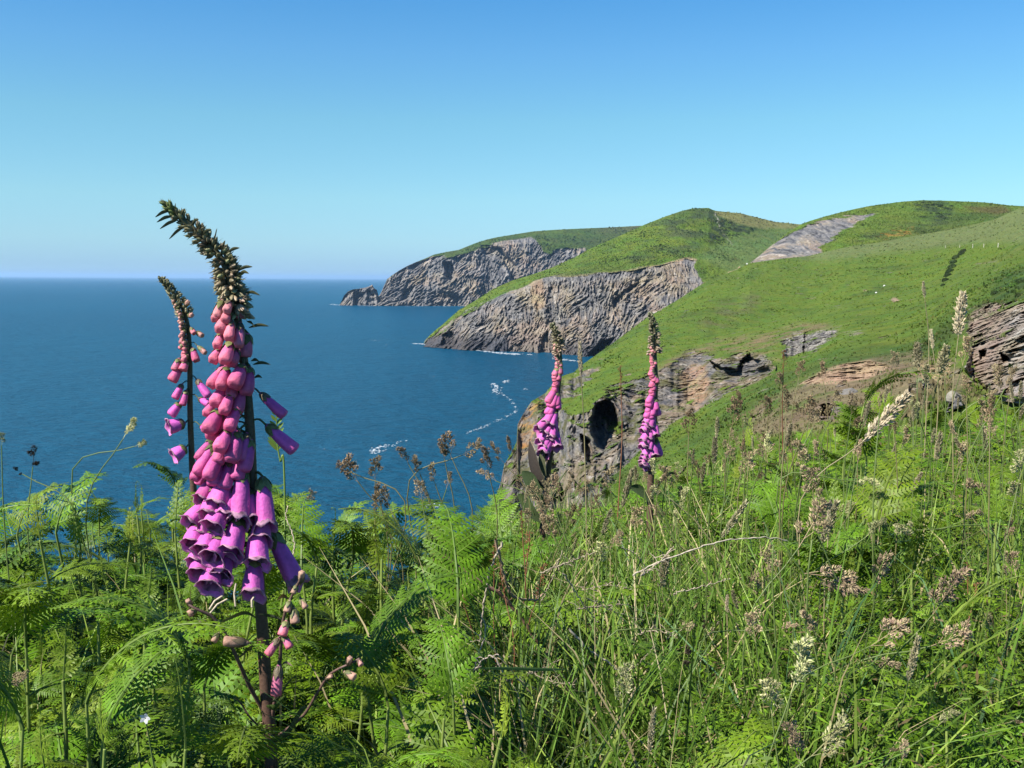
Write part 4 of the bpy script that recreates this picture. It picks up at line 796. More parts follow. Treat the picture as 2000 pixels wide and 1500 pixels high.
for i in range(230):
    f = i / 229; y = 612 - 213 * f; x = stem_at(PA, y) + (0 if y > 520 else 0); env = np.interp(f, [0, .3, .7, 1], [24, 23, 18, 8]) * rg.uniform(.6, 1.05); dx = stem_at(PA, y - 12) - stem_at(PA, y + 12)
    axd = nrm([dx, 0, 24.]); az = rg.uniform(0, 6.283); pa, pb, pd = frame(axd, (0, 1, 0)); out_ = pa * math.cos(az) + pb * math.sin(az)
    c = P(x, y, D1) - loc1 + out_ * env * .45 * D1 / F; d = nrm(out_ * np.interp(f, [0, .5, 1], [1.2, 1, .55]) + pd * np.interp(f, [0, .4, 1], [-.5, .1, 1.0]) + np.array([0, 0, -.2 * (1 - f)]))
    ln = np.interp(f, [0, .4, 1], [30, 22, 13]) * D1 / F; col = mix(mix((.5, .33, .24), (.32, .33, .16), rg.random()), mix((.28, .28, .13), (.16, .12, .08), rg.random()), sstep(.0, .4, f + rg.uniform(-.12, .12))) if f < .9 else np.array((.16, .2, .06))
    spikebud(tip, c, d, ln, ln * .42, col, rg)
tip.build('bud_spike', M_FOXG, root1)
for x, y, ex, ey in [(392, 462, 413, 448), (418, 478, 424, 446), (432, 492, 440, 470), (440, 497, 468, 484), (446, 503, 455, 504), (462, 530, 493, 521), (466, 535, 486, 534), (478, 572, 508, 577), (482, 628, 498, 640), (486, 640, 525, 637), (490, 705, 507, 707), (494, 712, 528, 712), (496, 738, 512, 738), (372, 442, 388, 428), (340, 418, 343, 397), (352, 425, 362, 408), (330, 412, 303, 424), (337, 422, 306, 434), (346, 430, 312, 447), (358, 444, 330, 467)]:
    b3 = P(x, y, D1 - .004); e3 = P(ex, ey, D1 - .01); m3 = (b3 + e3) / 2 + np.array([0, 0, .0015]); leafy(root1, loc1, [b3, m3, e3], .0016, (.1, .1, .045), 'bract', (0, -.5, 1))
def shoot(path, D, rad, name='side_shoot'):
    mb = MB(); q = spline([P(x, y, D + dz) for x, y, dz in path], 30); tube(mb, q - loc1, np.linspace(rad, rad * .5, 30) * D / F, 7, (.17, .1, .08)); return mb.build(name, M_FOXG, root1)
shoot([(516, 1390, 0), (490, 1345, -.01), (465, 1290, -.03), (440, 1238, -.04), (415, 1205, -.045), (385, 1190, -.05), (370, 1182, -.05)], D1, 4.5)
shoot([(530, 1410, 0), (540, 1350, -.01), (547, 1290, -.02), (550, 1240, -.03), (557, 1195, -.035), (572, 1160, -.04), (588, 1128, -.045)], D1, 4.5)
shoot([(540, 1440, 0), (590, 1400, -.01), (617, 1358, -.02), (640, 1322, -.03), (662, 1306, -.04), (685, 1296, -.04), (702, 1286, -.04)], D1, 3.5)
for bx, by, tx, ty, w_, st, o_ in [(545, 1298, 539, 1360, 21, .34, 1), (546, 1246, 522, 1280, 16, .34, 1), (553, 1240, 567, 1266, 15, .36, 1), (560, 1212, 551, 1242, 18, .3, 1), (566, 1172, 560, 1196, 14, .05, 1), (573, 1186, 577, 1218, 17, .05, 1), (586, 1168, 598, 1188, 12, .05, 1), (580, 1142, 572, 1160, 11, .02, 1), (587, 1140, 590, 1116, 12, .02, 1),
    (485, 1256, 436, 1252, 20, .04, -1), (402, 1212, 376, 1222, 12, .03, -1), (385, 1188, 368, 1200, 14, .05, -1), (374, 1184, 366, 1172, 10, .03, -1), (428, 1236, 416, 1254, 12, .03, -1),
    (672, 1312, 694, 1324, 15, .04, 1), (680, 1300, 684, 1284, 11, .04, 1), (700, 1288, 706, 1300, 10, .1, 1), (636, 1326, 648, 1320, 8, .03, 1)]:
    b3 = P(bx, by, D1 - .04); t3 = P(tx, ty, D1 - .045); flower(root1, loc1, b3, t3, w_ * D1 / F, st, 0, (o_ * .3, -1, 0), b3 + (b3 - t3) * .12, rg)
for pts, wd, c in [([(528, 1372), (545, 1365), (560, 1340), (578, 1318)], .0035, (.12, .13, .06)), ([(520, 1380), (535, 1385), (548, 1372), (556, 1360)], .006, (.09, .14, .03)), ([(548, 1300), (558, 1295), (572, 1302)], .002, (.3, .2, .17)), ([(506, 1210), (480, 1195), (450, 1205), (420, 1222)], .003, (.13, .14, .05)), ([(505, 1270), (490, 1262), (475, 1275), (460, 1288)], .003, (.13, .14, .06)),
    ([(565, 1170), (552, 1162), (540, 1172)], .003, (.25, .15, .06)), ([(520, 1430), (490, 1400), (470, 1370), (455, 1362)], .003, (.16, .1, .08)), ([(505, 1200), (530, 1205), (555, 1212)], .0025, (.06, .07, .04)), ([(525, 1450), (560, 1440), (585, 1400), (600, 1380)], .009, (.08, .1, .05)), ([(520, 1460), (480, 1450), (450, 1420), (440, 1400)], .009, (.07, .1, .04))]:
    leafy(root1, loc1, [P(x, y, D1 - .015 - .004 * i) for i, (x, y) in enumerate(pts)], wd, c, 'leaf', (.2, -.6, .8))
for x, y, ex, ey in [(436, 1163, 409, 1190), (444, 1170, 411, 1197), (461, 1140, 460, 1184), (497, 1165, 492, 1186)]:
    mb = MB(); tube(mb, np.array([P(x, y, D1 - .03), P((x + ex) / 2 - 3, (y + ey) / 2 - 3, D1 - .034), P(ex, ey, D1 - .036)]) - loc1, .0009, 5, (.6, .5, .36)); mb.build('style', M_FOXG, root1)
tag(root1, 'tallest foxglove in the foreground with a bent tip, purple bells and pink buds', 'foxglove', 'foxgloves on the clifftop')

# --- the thin one behind it
PB = [(379, 975), (376, 930), (374, 880), (372, 830), (371, 780), (371, 730), (370, 680), (367, 640), (360, 610), (350, 590), (340, 575), (325, 555), (310, 540)]
D2 = 1.75; root2, loc2, _ = fox_root(PB, D2, [7, 6.5, 6, 5.5, 5, 4, 3, 2])
for bx, by, tx, ty, w_, st, op, o_ in [(356, 750, 341, 779, 15, .72, 0, -1), (364, 762, 356, 792, 14, .66, 0, -1), (352, 786, 333, 812, 19, .85, 0, -1), (362, 826, 331, 834, 26, 1, 1, -1), (364, 873, 340, 890, 26, 1, 1, -1), (352, 716, 335, 745, 20, .5, 0, -1), (364, 704, 356, 724, 17, .42, 0, -1), (350, 700, 340, 724, 15, .35, 0, -1),
    (384, 741, 408, 775, 16, .9, 0, 1), (388, 778, 410, 790, 15, .9, 0, 1), (392, 832, 404, 838, 14, .95, 0, 1), (376, 680, 384, 706, 15, .5, 0, 1), (386, 676, 402, 690, 10, .12, 0, 1), (383, 648, 396, 656, 10, .1, 0, 1), (372, 640, 380, 652, 10, .22, 0, 1), (367, 617, 376, 615, 9, .08, 0, 1), (361, 597, 368, 589, 9, .05, 0, 1)]:
    flower(root2, loc2, P(bx, by, D2 - .01), P(tx, ty, D2 - .02), w_ * D2 / F, st, op, (o_ * .8, -.8, -.2), P(stem_at(PB, by - 4), by - 4, D2), rg)
for i in range(34):
    f = i / 33; y = 700 - 115 * f; x = stem_at(PB, y); L_ = np.interp(f, [0, 1], [17, 9]); bx = x - rg.uniform(2, 12) * (1 - .5 * f)
    flower(root2, loc2, P(bx, y, D2 - rg.uniform(0, .015)), P(bx - L_ * .65, y + L_ * .55, D2 - rg.uniform(.005, .02)), L_ * .62 * D2 / F, np.interp(f, [0, .5, 1], [.3, .14, .05]), 0, (-.6, -1, 0), P(x, y - 2, D2), rg)
tp = MB()
for i in range(110):
    f = i / 109; y = 618 - 74 * f; x = stem_at(PB, y); az = rg.uniform(0, 6.283); out_ = np.array([math.cos(az), math.sin(az), 0]); c = P(x, y, D2) - loc2 + out_ * (9 - 6 * f) * D2 / F
    spikebud(tp, c, nrm(out_ + np.array([-.3, 0, .6])), np.interp(f, [0, 1], [12, 7]) * D2 / F, 5 * D2 / F, mix((.45, .4, .24), (.2, .19, .1), min(1, f * 1.6)), rg)
tp.build('bud_spike', M_FOXG, root2)
tag(root2, 'thin sparse foxglove just behind and left of the tallest foxglove', 'foxglove', 'foxgloves on the clifftop')

# --- the two further off
def auto_fox(path, D, zones, rad, tipz, left=-1, spread=1.0, extra=(), leaves=()):
    root, loc, _ = fox_root(path, D, rad); rr = random.Random(int(path[0][0]))
    for y0, y1, n_, ln, w_, st0, st1, op, reach in zones:
        for i in range(n_):
            f = (i + .5) / n_; y = y0 + (y1 - y0) * f; x = stem_at(path, y); az = rr.uniform(-1.15, 1.15)      # swing round from left through the camera side
            ox = left * math.cos(az - .55); oy = -abs(math.cos(az * .6)); L_ = ln * rr.uniform(.85, 1.1); bx = x + ox * 4; tx = bx + ox * reach * L_
            ty = y + L_ * rr.uniform(.75, .95); dp = .004 + .5 * reach * abs(oy) * L_ * D / F
            flower(root, loc, P(bx, y, D - .004), P(tx, ty, D - dp), w_ * rr.uniform(.9, 1.1) * D / F, st0 + (st1 - st0) * f, op, (ox, oy, 0), P(x, y - 3, D), rr)
    tp = MB(); ya, yb = tipz
    for i in range(80):
        f = i / 79; y = ya + (yb - ya) * f; x = stem_at(path, y); az = rr.uniform(0, 6.283); out_ = np.array([math.cos(az), math.sin(az), 0]); c = P(x, y, D) - loc + out_ * (5.5 - 4.3 * f) * D / F
        spikebud(tp, c, nrm(out_ * (1.1 - .5 * f) + np.array([0, 0, -.3 + 1.1 * f])), np.interp(f, [0, 1], [12, 7]) * D / F, 5 * D / F, mix((.42, .3, .22), (.17, .17, .09), f ** .5), rr)
    tp.build('bud_spike', M_FOXG, root)
    for bx, by, tx, ty, w_, st, op in extra: flower(root, loc, P(bx, by, D), P(tx, ty, D), w_ * D / F, st, op, (.6, -.8, 0), P(stem_at(path, by - 3), by - 3, D), rr)
    for pts, wd, c in leaves: leafy(root, loc, [P(x, y, D - .02) for x, y in pts], wd, c, 'leaf', (.6, -.3, .7))
    return root
PC = [(1060, 1010), (1067, 960), (1073, 900), (1082, 850), (1087, 800), (1092, 750), (1095, 700), (1089, 660), (1077, 632)]
r3 = auto_fox(PC, 2.3, [(850, 830, 4, 46, 19, 1, 1, 1, .9), (830, 790, 7, 44, 18, .98, .9, 1, .7), (785, 752, 8, 34, 16, .85, .6, 0, .5), (752, 712, 10, 22, 13, .55, .35, 0, .35), (712, 665, 18, 13, 9, .25, .08, 0, .25)], [6, 6, 6, 5, 4, 3, 2], (690, 634), leaves=[([(1068, 960), (1050, 925), (1040, 890), (1034, 862)], .014, (.075, .06, .05)), ([(1064, 990), (1045, 950), (1032, 930), (1020, 920)], .017, (.08, .12, .05)), ([(1068, 985), (1085, 955), (1100, 930), (1112, 915)], .012, (.08, .11, .04)),
    ([(1066, 1000), (1078, 975), (1092, 960), (1100, 958)], .012, (.07, .1, .04)), ([(1066, 930), (1060, 900), (1062, 878), (1070, 866)], .012, (.11, .12, .06)), ([(1060, 1020), (1040, 1000), (1024, 975), (1012, 965)], .014, (.09, .13, .05))])
tag(r3, 'foxglove leaning left against the cove cliff, with dark broad leaves below its bells', 'foxglove', 'foxgloves on the clifftop')
PD = [(1270, 960), (1274, 900), (1277, 850), (1279, 800), (1281, 740), (1279, 690), (1279, 650), (1274, 630), (1268, 612)]
r4 = auto_fox(PD, 2.4, [(888, 842, 9, 34, 17, 1, 1, 1, .45), (842, 800, 9, 34, 17, .98, .9, 1, .5), (800, 765, 9, 28, 15, .85, .7, 0, .45), (765, 715, 14, 18, 12, .6, .4, 0, .32), (715, 670, 16, 12, 9, .35, .15, 0, .25)], [7, 7, 6, 5, 4, 3, 2], (690, 614), extra=[(1279, 855, 1288, 892, 17, 1, 0), (1281, 790, 1286, 812, 14, .8, 0)], leaves=[([(1272, 970), (1290, 945), (1305, 930), (1318, 925)], .012, (.08, .12, .05)), ([(1270, 980), (1255, 960), (1240, 950), (1228, 950)], .012, (.08, .12, .05))])
tag(r4, 'upright rightmost foxglove in front of the near hillside, tightly packed with bells', 'foxglove', 'foxgloves on the clifftop')

# ================================================================= dead stems and twigs
M_DRY = attr_mat('dry stalk', .8, 0, .2, nscale=250, nstr=.35)
def twig(pts, D, r, col, label, cat, name, knots=False, dz=0.05, gnd=True):
    q = spline([P(x, y, D + dz * i) for i, (x, y) in enumerate(pts)], 40); loc = q.min(0); rr = random.Random(int(pts[0][0])); q2 = q + np.array([[rr.gauss(0, .0006) for _ in range(3)] for _ in q])
    mb = MB(); tube(mb, q2 - loc, np.linspace(r, r * .6, 40) * D / F * np.array([rr.uniform(.85, 1.2) for _ in range(40)]), 7, col)
    if knots:
        for k in range(16):
            b0 = q[rr.randrange(2, 38)] - loc; e0 = b0 + np.array([rr.uniform(-1, 1), rr.uniform(-.5, .5), rr.uniform(-.6, 1)]) * 26 * D / F * rr.uniform(.4, 1); tube(mb, np.array([b0, (b0 + e0) / 2 + .001, e0]), .8 * D / F, 4, np.array(col) * rr.uniform(.6, 1.3))
    tag(mb.build(name, M_DRY, loc=None), label, cat); o = bpy.context.scene.collection.objects[-1]; o.location = loc; return o
twig([(1235, 1125), (1280, 1100), (1330, 1082), (1380, 1065), (1430, 1054), (1480, 1050), (1520, 1053), (1550, 1064)], 1.05, 1.7, (.55, .47, .36), 'long pale dry stem arching over the grass below the rightmost foxglove', 'dry stalk', 'dry_stalk', dz=.01)
twig([(868, 1085), (905, 1115), (950, 1145), (985, 1168), (1020, 1210), (1055, 1262)], 1.25, 5.0, (.26, .15, .1), 'thick reddish brown dead stem slanting down through the grass, with broken side twigs', 'dead stem', 'dead_branch', True, .01)
twig([(968, 1055), (978, 1100), (990, 1140), (1002, 1165), (1045, 1172), (1060, 1160)], 1.22, 3.2, (.38, .26, .17), 'crooked brown twig crossing the thick dead stem', 'twig', 'dead_twig', True, .01)
twig([(982, 1060), (958, 1110), (948, 1160), (942, 1200), (936, 1260)], 1.15, 2.4, (.5, .42, .32), 'straight pale dry stalk standing left of the crooked brown twig', 'dry stalk', 'dry_stalk', False, .01)
twig([(1112, 1228), (1150, 1268), (1190, 1296), (1236, 1336)], 1.0, 2.4, (.55, .47, .36), 'short pale dry stem slanting down through the middle grass', 'dry stalk', 'dry_stalk', False, .01)
twig([(768, 1194), (785, 1214), (803, 1234)], 1.0, 2.6, (.6, .52, .42), 'short white broken stalk right of the tallest foxglove', 'dry stalk', 'dry_stalk', False, .005)
twig([(570, 1100), (575, 1060), (560, 1010), (563, 985)], 1.2, 1.5, (.5, .42, .3), 'thin crooked dry twig right of the purple bells of the tallest foxglove', 'twig', 'dead_twig', False, .01)
twig([(990, 1330), (960, 1280), (925, 1310), (948, 1240), (940, 1200)], .98, 1.6, (.45, .38, .32), 'tangled grey twig low in the dark gap between fern and grass', 'twig', 'dead_twig', True, .01)
TW = []
for i in range(18):
    x = rg.uniform(890, 1420); y = rg.uniform(1080, 1440); a = rg.uniform(-1.2, 1.2); l2 = rg.uniform(50, 120); kk = rg.uniform(-14, 14); D_ = rg.uniform(.95, 1.35)
    o = twig([(x - l2 / 2 * math.cos(a), y - l2 / 2 * math.sin(a)), (x, y + kk), (x + l2 / 2 * math.cos(a), y + l2 / 2 * math.sin(a))], D_, rg.uniform(.8, 1.8), np.array((.5, .41, .29)) * rg.uniform(.6, 1.15), 'x', 'twig', 'dry_twig', i % 3 == 0, rg.uniform(-.02, .03)); TW.append((o, x, y))
# broad grass blade lying level, slim green weed by the big foxglove
mb = MB(); q = np.array([P(x, y, .9) for x, y in ((935, 1306), (1000, 1307), (1060, 1309), (1105, 1308))]); lc = q[0]; q = spline(q, 12) - lc
blade(mb, q, .0022 * (1 - np.linspace(-1, 1, 12) ** 4) + .0003, (0, -.5, .8), (.16, .26, .09), fold=.3); o = mb.build('grass_leaf', M_GRASS); o.location = lc; tag(o, 'single broad green grass leaf lying level above the bottom fern', 'grass leaf')
wr = empty('green_weed', ground_at(548, 1.3)); wl = np.array(wr.location); q = spline([wl, P(556, 960, 1.3), P(547, 900, 1.3), P(541, 860, 1.3), P(540, 805, 1.3)], 40)
mb = MB(); tube(mb, q - wl, np.linspace(.0016, .0006, 40), 5, (.2, .3, .06)); mb.build('stem', M_STALK, wr)
for k in range(24, 39):
    sd = 1 if k % 2 else -1; d = nrm(np.array([sd * .7, rg.uniform(-.5, .3), .8])); tt = np.linspace(0, 1, 6); l2 = .02 * (1 - (k - 24) / 26)
    mb = MB(); blade(mb, q[k] - wl + d * (tt * l2)[:, None], .0022 * np.sin(np.pi * (tt * .85 + .1)), np.cross(d, (0, -1, .2)), (.17, .28, .05), fold=.3); mb.build('leaf', M_FERN, wr)
tag(wr, 'slim green weed with small narrow leaves rising right of the tallest foxglove', 'weed')
wf = empty('white_flower', P(284, 1402, .74))
for k in range(5):
    a = k * 1.257; tt = np.linspace(0, 1, 5); d = np.array([math.cos(a), -.4, math.sin(a)]); mb = MB(); blade(mb, d * (tt * .0042)[:, None], .0016 * np.sin(np.pi * (tt * .7 + .2)), np.cross(d, (0, -1, 0)), (.8, .8, .8)); mb.build('petal', M_PETAL, wf)
mb = MB(); tube(mb, np.array([(0, 0, 0), (.004, .01, -.06), (0, .02, -.2)]), .0006, 4, (.15, .22, .06)); mb.build('stem', M_STALK, wf)
tag(wf, 'tiny white flower among the fern fronds at the lower left', 'flower')

# ================================================================= things on the hills
def on(grid, px, py, tgt=None):
    PX, PY, W = grid[:3]; x, y = proj(W[::2, ::2].reshape(-1, 3)) if False else (PX[::2, ::2], PY[::2, ::2]); k = np.argmin((x - px) ** 2 + (y - py) ** 2); return W[::2, ::2].reshape(-1, 3)[k]
M_BUSH = attr_mat('bush leaves', .7, .15, .2, hue=.02)
def bush_mesh(seed, cols, n=900):
    rs = np.random.default_rng(seed); v = rs.normal(size=(n, 3)); v /= np.linalg.norm(v, axis=1)[:, None]; v[:, 2] = np.abs(v[:, 2]) * .9 - .1
    rr = (.72 + .5 * fbm(v * 1.0, .7, 3, off=seed)) * rs.uniform(.55, 1.0, n) ** .4; c = v * rr[:, None]; a = rs.normal(size=(n, 3)); a /= np.linalg.norm(a, axis=1)[:, None]; b = np.cross(a, v); b /= np.linalg.norm(b, axis=1)[:, None] + 1e-6
    l = rs.uniform(.05, .13, (n, 1)); V = np.stack([c - a * l, c + b * l * .6, c + a * l, c - b * l * .6], 1).reshape(-1, 3); o = np.arange(n) * 4; cols = np.array(cols)
    mb = MB(); mb.add(V, np.stack([o, o + 1, o + 2, o + 3], 1), np.repeat(cols[rs.integers(0, len(cols), n)] * rs.uniform(.6, 1.4, (n, 1)), 4, 0)); return mb
def bush_proto(seed, cols):
    root = empty('bush', (0, 0, 0)); bush_mesh(seed, cols).build('foliage', M_BUSH, root); mb = MB()
    for k in range(4): a = k * 1.6 + seed; tube(mb, np.array([(0, 0, -.5), (.15 * math.cos(a), .15 * math.sin(a), 0), (.4 * math.cos(a), .4 * math.sin(a), .4)]), .04, 4, (.1, .08, .06))
    mb.build('trunk', M_DRY, root); return root
BP = {'dark': [bush_proto(s, [(.03, .055, .015), (.045, .08, .02)]) for s in (1, 2)], 'gorse': [bush_proto(3, [(.05, .08, .02), (.45, .27, .02), (.07, .1, .02)])], 'green': [bush_proto(4, [(.06, .13, .02), (.09, .18, .03)])]}
bused = {}; BUSH = []
def bush(grid, px, py, rpx, kind, i=0, sq=.8):
    pr = BP[kind][i % len(BP[kind])]; kk = (kind, i % len(BP[kind]))
    if kk in bused:
        r = pr.copy(); C.objects.link(r)
        for ch in pr.children: c = ch.copy(); C.objects.link(c); c.parent = r
    else: r = pr; bused[kk] = 1
    w_ = on(grid, px, py); r.location = w_ + np.array([0, 0, 0]); s_ = rpx * w_[1] / F; r.scale = (s_, s_, s_ * sq); r.rotation_euler = (0, 0, rg.uniform(0, 6.28)); BUSH.append((r, kind, px, py, grid)); return r
for i, (x, y, s_) in enumerate([(1882, 492, 7), (1876, 498, 7), (1868, 505, 8), (1863, 514, 8), (1860, 523, 9), (1855, 531, 8), (1851, 540, 8), (1846, 549, 7), (1842, 558, 5)]): bush(gridD, x, y, s_ * 1.35, 'dark', i, 1.1)
for i, (x, y, s_) in enumerate([(1945, 575, 12), (1962, 568, 14), (1980, 560, 15), (1996, 552, 16), (1952, 552, 10), (1972, 540, 12), (1990, 578, 12), (1925, 570, 9), (1940, 590, 9), (1910, 588, 9), (1900, 600, 8)]): bush(gridD, x, y, s_, 'green' if i % 3 else 'dark', i)
for i in range(20):
    x = 1795 + 66 * rg.random(); bush(gridC, x, np.interp(x, [1795, 1815, 1862], [396, 395, 402]) + rg.random() ** 2 * 30, rg.uniform(3.5, 6), 'dark', i)
for i, x in enumerate(range(1870, 1975, 9)): bush(gridC, x, np.interp(x, [1870, 1975], [394, 403]) + 1, rg.uniform(1.8, 3), 'dark', i)
for i in range(10): x = 1715 + 68 * rg.random(); bush(gridC, x, np.interp(x, [1715, 1785], [460, 449]) + rg.uniform(-4, 4), rg.uniform(3, 5), 'gorse', i, .6)
for i in range(24):
    x = 1402 + 76 * rg.random(); y = np.interp(x, [1400, 1478], [428, 446]) + rg.random() * np.interp(x, [1400, 1478], [46, 6]); bush(gridB, x, y, rg.uniform(3, 5.5), 'dark', i, .7)
for i, x in enumerate([1406, 1418, 1470, 1478, 1484, 1490, 1497, 1505, 1512, 1520, 1530, 1541, 1550]): bush(gridB, x, rail(topB, x) + 1, rg.uniform(1.6, 3.2), 'dark', i, .8)
for i in range(26): bush(gridB, rg.uniform(1180, 1400), rg.uniform(470, 505), rg.uniform(2, 4), 'dark', i, .5)
# fence posts on the brow
M_POST = attr_mat('weathered post', .8, 0, .2, nscale=8, nstr=.3)
me = None; POSTS = []
for i, x in enumerate([1846, 1874, 1901, 1922, 1950]):
    w_ = on(gridD, x, 484 - (x - 1845) * .012)
    if me is None:
        mb = MB(); h = 1.05; q = .07
        mb.add([(-q, -q, -.4), (q, -q, -.4), (q, q, -.4), (-q, q, -.4), (-q, -q, h), (q, -q, h), (q, q, h), (-q, q, h), (0, 0, h + .12)], [(0, 1, 5, 4), (1, 2, 6, 5), (2, 3, 7, 6), (3, 0, 4, 7), (4, 5, 8), (5, 6, 8), (6, 7, 8), (7, 4, 8)], (.55, .52, .46)); o = mb.build('fence_post', M_POST, smooth=False); me = o.data
    else: o = bpy.data.objects.new('fence_post', me); C.objects.link(o)
    o.location = w_; o.rotation_euler = (rg.uniform(-.08, .08), rg.uniform(-.08, .08), rg.uniform(0, 1.5)); o.scale = (1, 1, rg.uniform(.8, 1.1)); POSTS.append((o, x))
# boulders
M_ROCK = attr_mat('boulder', .9, 0, .15, nscale=3, nstr=.35, bump=.8, bscale=4, bdist=.08)
def boulder(px, py, wpx, hpx, col, label, seed):
    w_ = on(gridD, px, py); s_ = w_[1] / F; import bmesh; bm = bmesh.new(); bmesh.ops.create_icosphere(bm, subdivisions=4, radius=1); v = np.array([x.co[:] for x in bm.verts]); f = np.array([[a.index for a in q.verts] for q in bm.faces]); bm.free()
    rs = np.random.default_rng(seed)
    for _ in range(9):
        n_ = rs.normal(size=3); n_ /= np.linalg.norm(n_); c = rs.uniform(.45, .75); d_ = v @ n_; v = v - n_ * np.maximum(d_ - c, 0)[:, None] * .92
    v = v * (1 + .12 * fbm(v, .5, 4, off=seed)[:, None]); v = v * [wpx * s_, wpx * s_ * .8, hpx * s_]; mb = MB(); mb.add(v, f, np.array(col) * (1 + .3 * fbm(v, wpx * s_ * .5, 3)[:, None])); o = mb.build('boulder', M_ROCK, smooth=False); o.location = w_; tag(o, label, 'boulder')
boulder(1864, 778, 17, 20, (.28, .26, .21), 'pale squarish boulder on the brown bank at right', 3)
boulder(1914, 785, 12, 17, (.1, .1, .1), 'dark slate boulder at the foot of the right outcrop', 4)
boulder(1888, 748, 12, 6, (.3, .25, .18), 'flat tan stone lying left of the foot of the right outcrop', 5)
boulder(1728, 559, 2.8, 2.8, (.75, .75, .72), 'small bright white stone high on the green hillside', 6)
boulder(1711, 572, 2.2, 2.2, (.75, .75, .72), 'smaller white stone just below and left of the other white stone', 7)
boulder(1440, 478, 2.2, 2.5, (.75, .75, .72), 'tiny white rock at the foot of the middle hill', 8)
boulder(1812, 752, 9, 7, (.17, .17, .18), 'grey rock stuck in the bare brown bank', 9)
boulder(1655, 770, 22, 14, (.2, .19, .18), 'low grey rock hump below the sandy scar', 10)
# foam on the sea
mb = MB(); rs = np.random.default_rng(2)
def foam(pts, n_, sx, sy, rx, ry):
    n_ = int(n_ * 1.3); rx *= .55; ry *= .6
    for _ in range(n_):
        k = rs.uniform(0, len(pts) - 1.001); i = int(k); x = pts[i][0] + (pts[i + 1][0] - pts[i][0]) * (k - i) + rs.normal() * sx; y = pts[i][1] + (pts[i + 1][1] - pts[i][1]) * (k - i) + rs.normal() * sy
        a = np.arange(9) / 9 * 6.283; q = rs.uniform(.5, 1.3, 9); ex = x + np.cos(a) * q * rx * rs.uniform(.4, 1.5); ey = y + np.sin(a) * q * ry * rs.uniform(.5, 1.3)
        V = []
        for u, v_ in zip(list(ex) + [x], list(ey) + [y]): w_ = P(u, v_, sea_D(u, v_)); w_[2] = .12 + rs.uniform(0, .12); V.append(w_)
        V[-1][2] += .15; mb.add(V, [(i_, (i_ + 1) % 9, 9) for i_ in range(9)], (.7, .75, .78))
foam([(964, 752), (972, 758), (966, 766)], 34, 3.5, 2.2, 4, 1.6); foam([(984, 747), (992, 744)], 14, 3, 1.3, 3.5, 1.2); foam([(968, 766), (982, 770), (996, 780), (1004, 790), (1008, 797)], 34, 2, 1.2, 2.6, .9); foam([(1012, 800), (1004, 806), (985, 817), (960, 828), (935, 838), (912, 846)], 60, 2, .8, 3, .6)
foam([(1022, 761), (1032, 760)], 6, 2, .5, 3, .6); foam([(726, 880), (745, 874), (760, 872)], 34, 4, 2.5, 5, 1.1); foam([(730, 882), (742, 882)], 18, 4, 2, 5, 1.2); foam([(765, 870), (790, 862)], 8, 4, 1, 4, .5)
foam([(806, 671), (830, 672.5), (860, 676), (885, 679)], 60, 3, .3, 5, .5); foam([(880, 680), (930, 684.5), (960, 688), (1000, 691), (1040, 693)], 90, 4, .4, 5, .6); foam([(965, 689), (1005, 693)], 40, 4, .4, 5, .7); foam([(1080, 700), (1110, 704), (1135, 706)], 40, 4, .5, 5, .7); foam([(648, 594.5), (664, 596)], 14, 3, .3, 4, .6); foam([(700, 597.5), (900, 598)], 40, 9, .15, 4, .25)
foam([(835, 985), (850, 992)], 14, 6, 3, 5, 1.8); foam([(720, 664), (745, 667)], 5, 5, .5, 3, .3)
for _ in range(40): x = rs.uniform(0, 1000); y = 560 + 400 * rs.random(); foam([(x, y), (x + 2, y)], 1, 1, .1, 2.2, .3)
m, nt = newmat('foam'); geo = N(nt, 'ShaderNodeNewGeometry'); nz = N(nt, 'ShaderNodeTexNoise'); nz.inputs['Scale'].default_value = .9; nz.inputs['Detail'].default_value = 4; nt.links.new(geo.outputs['Position'], nz.inputs['Vector'])
mr = N(nt, 'ShaderNodeMapRange'); mr.inputs['From Min'].default_value = .38; mr.inputs['From Max'].default_value = .6; mr.inputs['To Min'].default_value = .05; mr.inputs['To Max'].default_value = .62; nt.links.new(nz.outputs['Fac'], mr.inputs['Value'])
d_ = N(nt, 'ShaderNodeBsdfDiffuse'); d_.inputs[0].default_value = (.5, .56, .6, 1); t_ = N(nt, 'ShaderNodeBsdfTransparent'); ms = N(nt, 'ShaderNodeMixShader'); out = N(nt, 'ShaderNodeOutputMaterial')
nt.links.new(mr.outputs[0], ms.inputs[0]); nt.links.new(t_.outputs[0], ms.inputs[1]); nt.links.new(d_.outputs[0], ms.inputs[2]); nt.links.new(ms.outputs[0], out.inputs['Surface'])
tag(mb.build('sea_foam', m), kind='stuff')
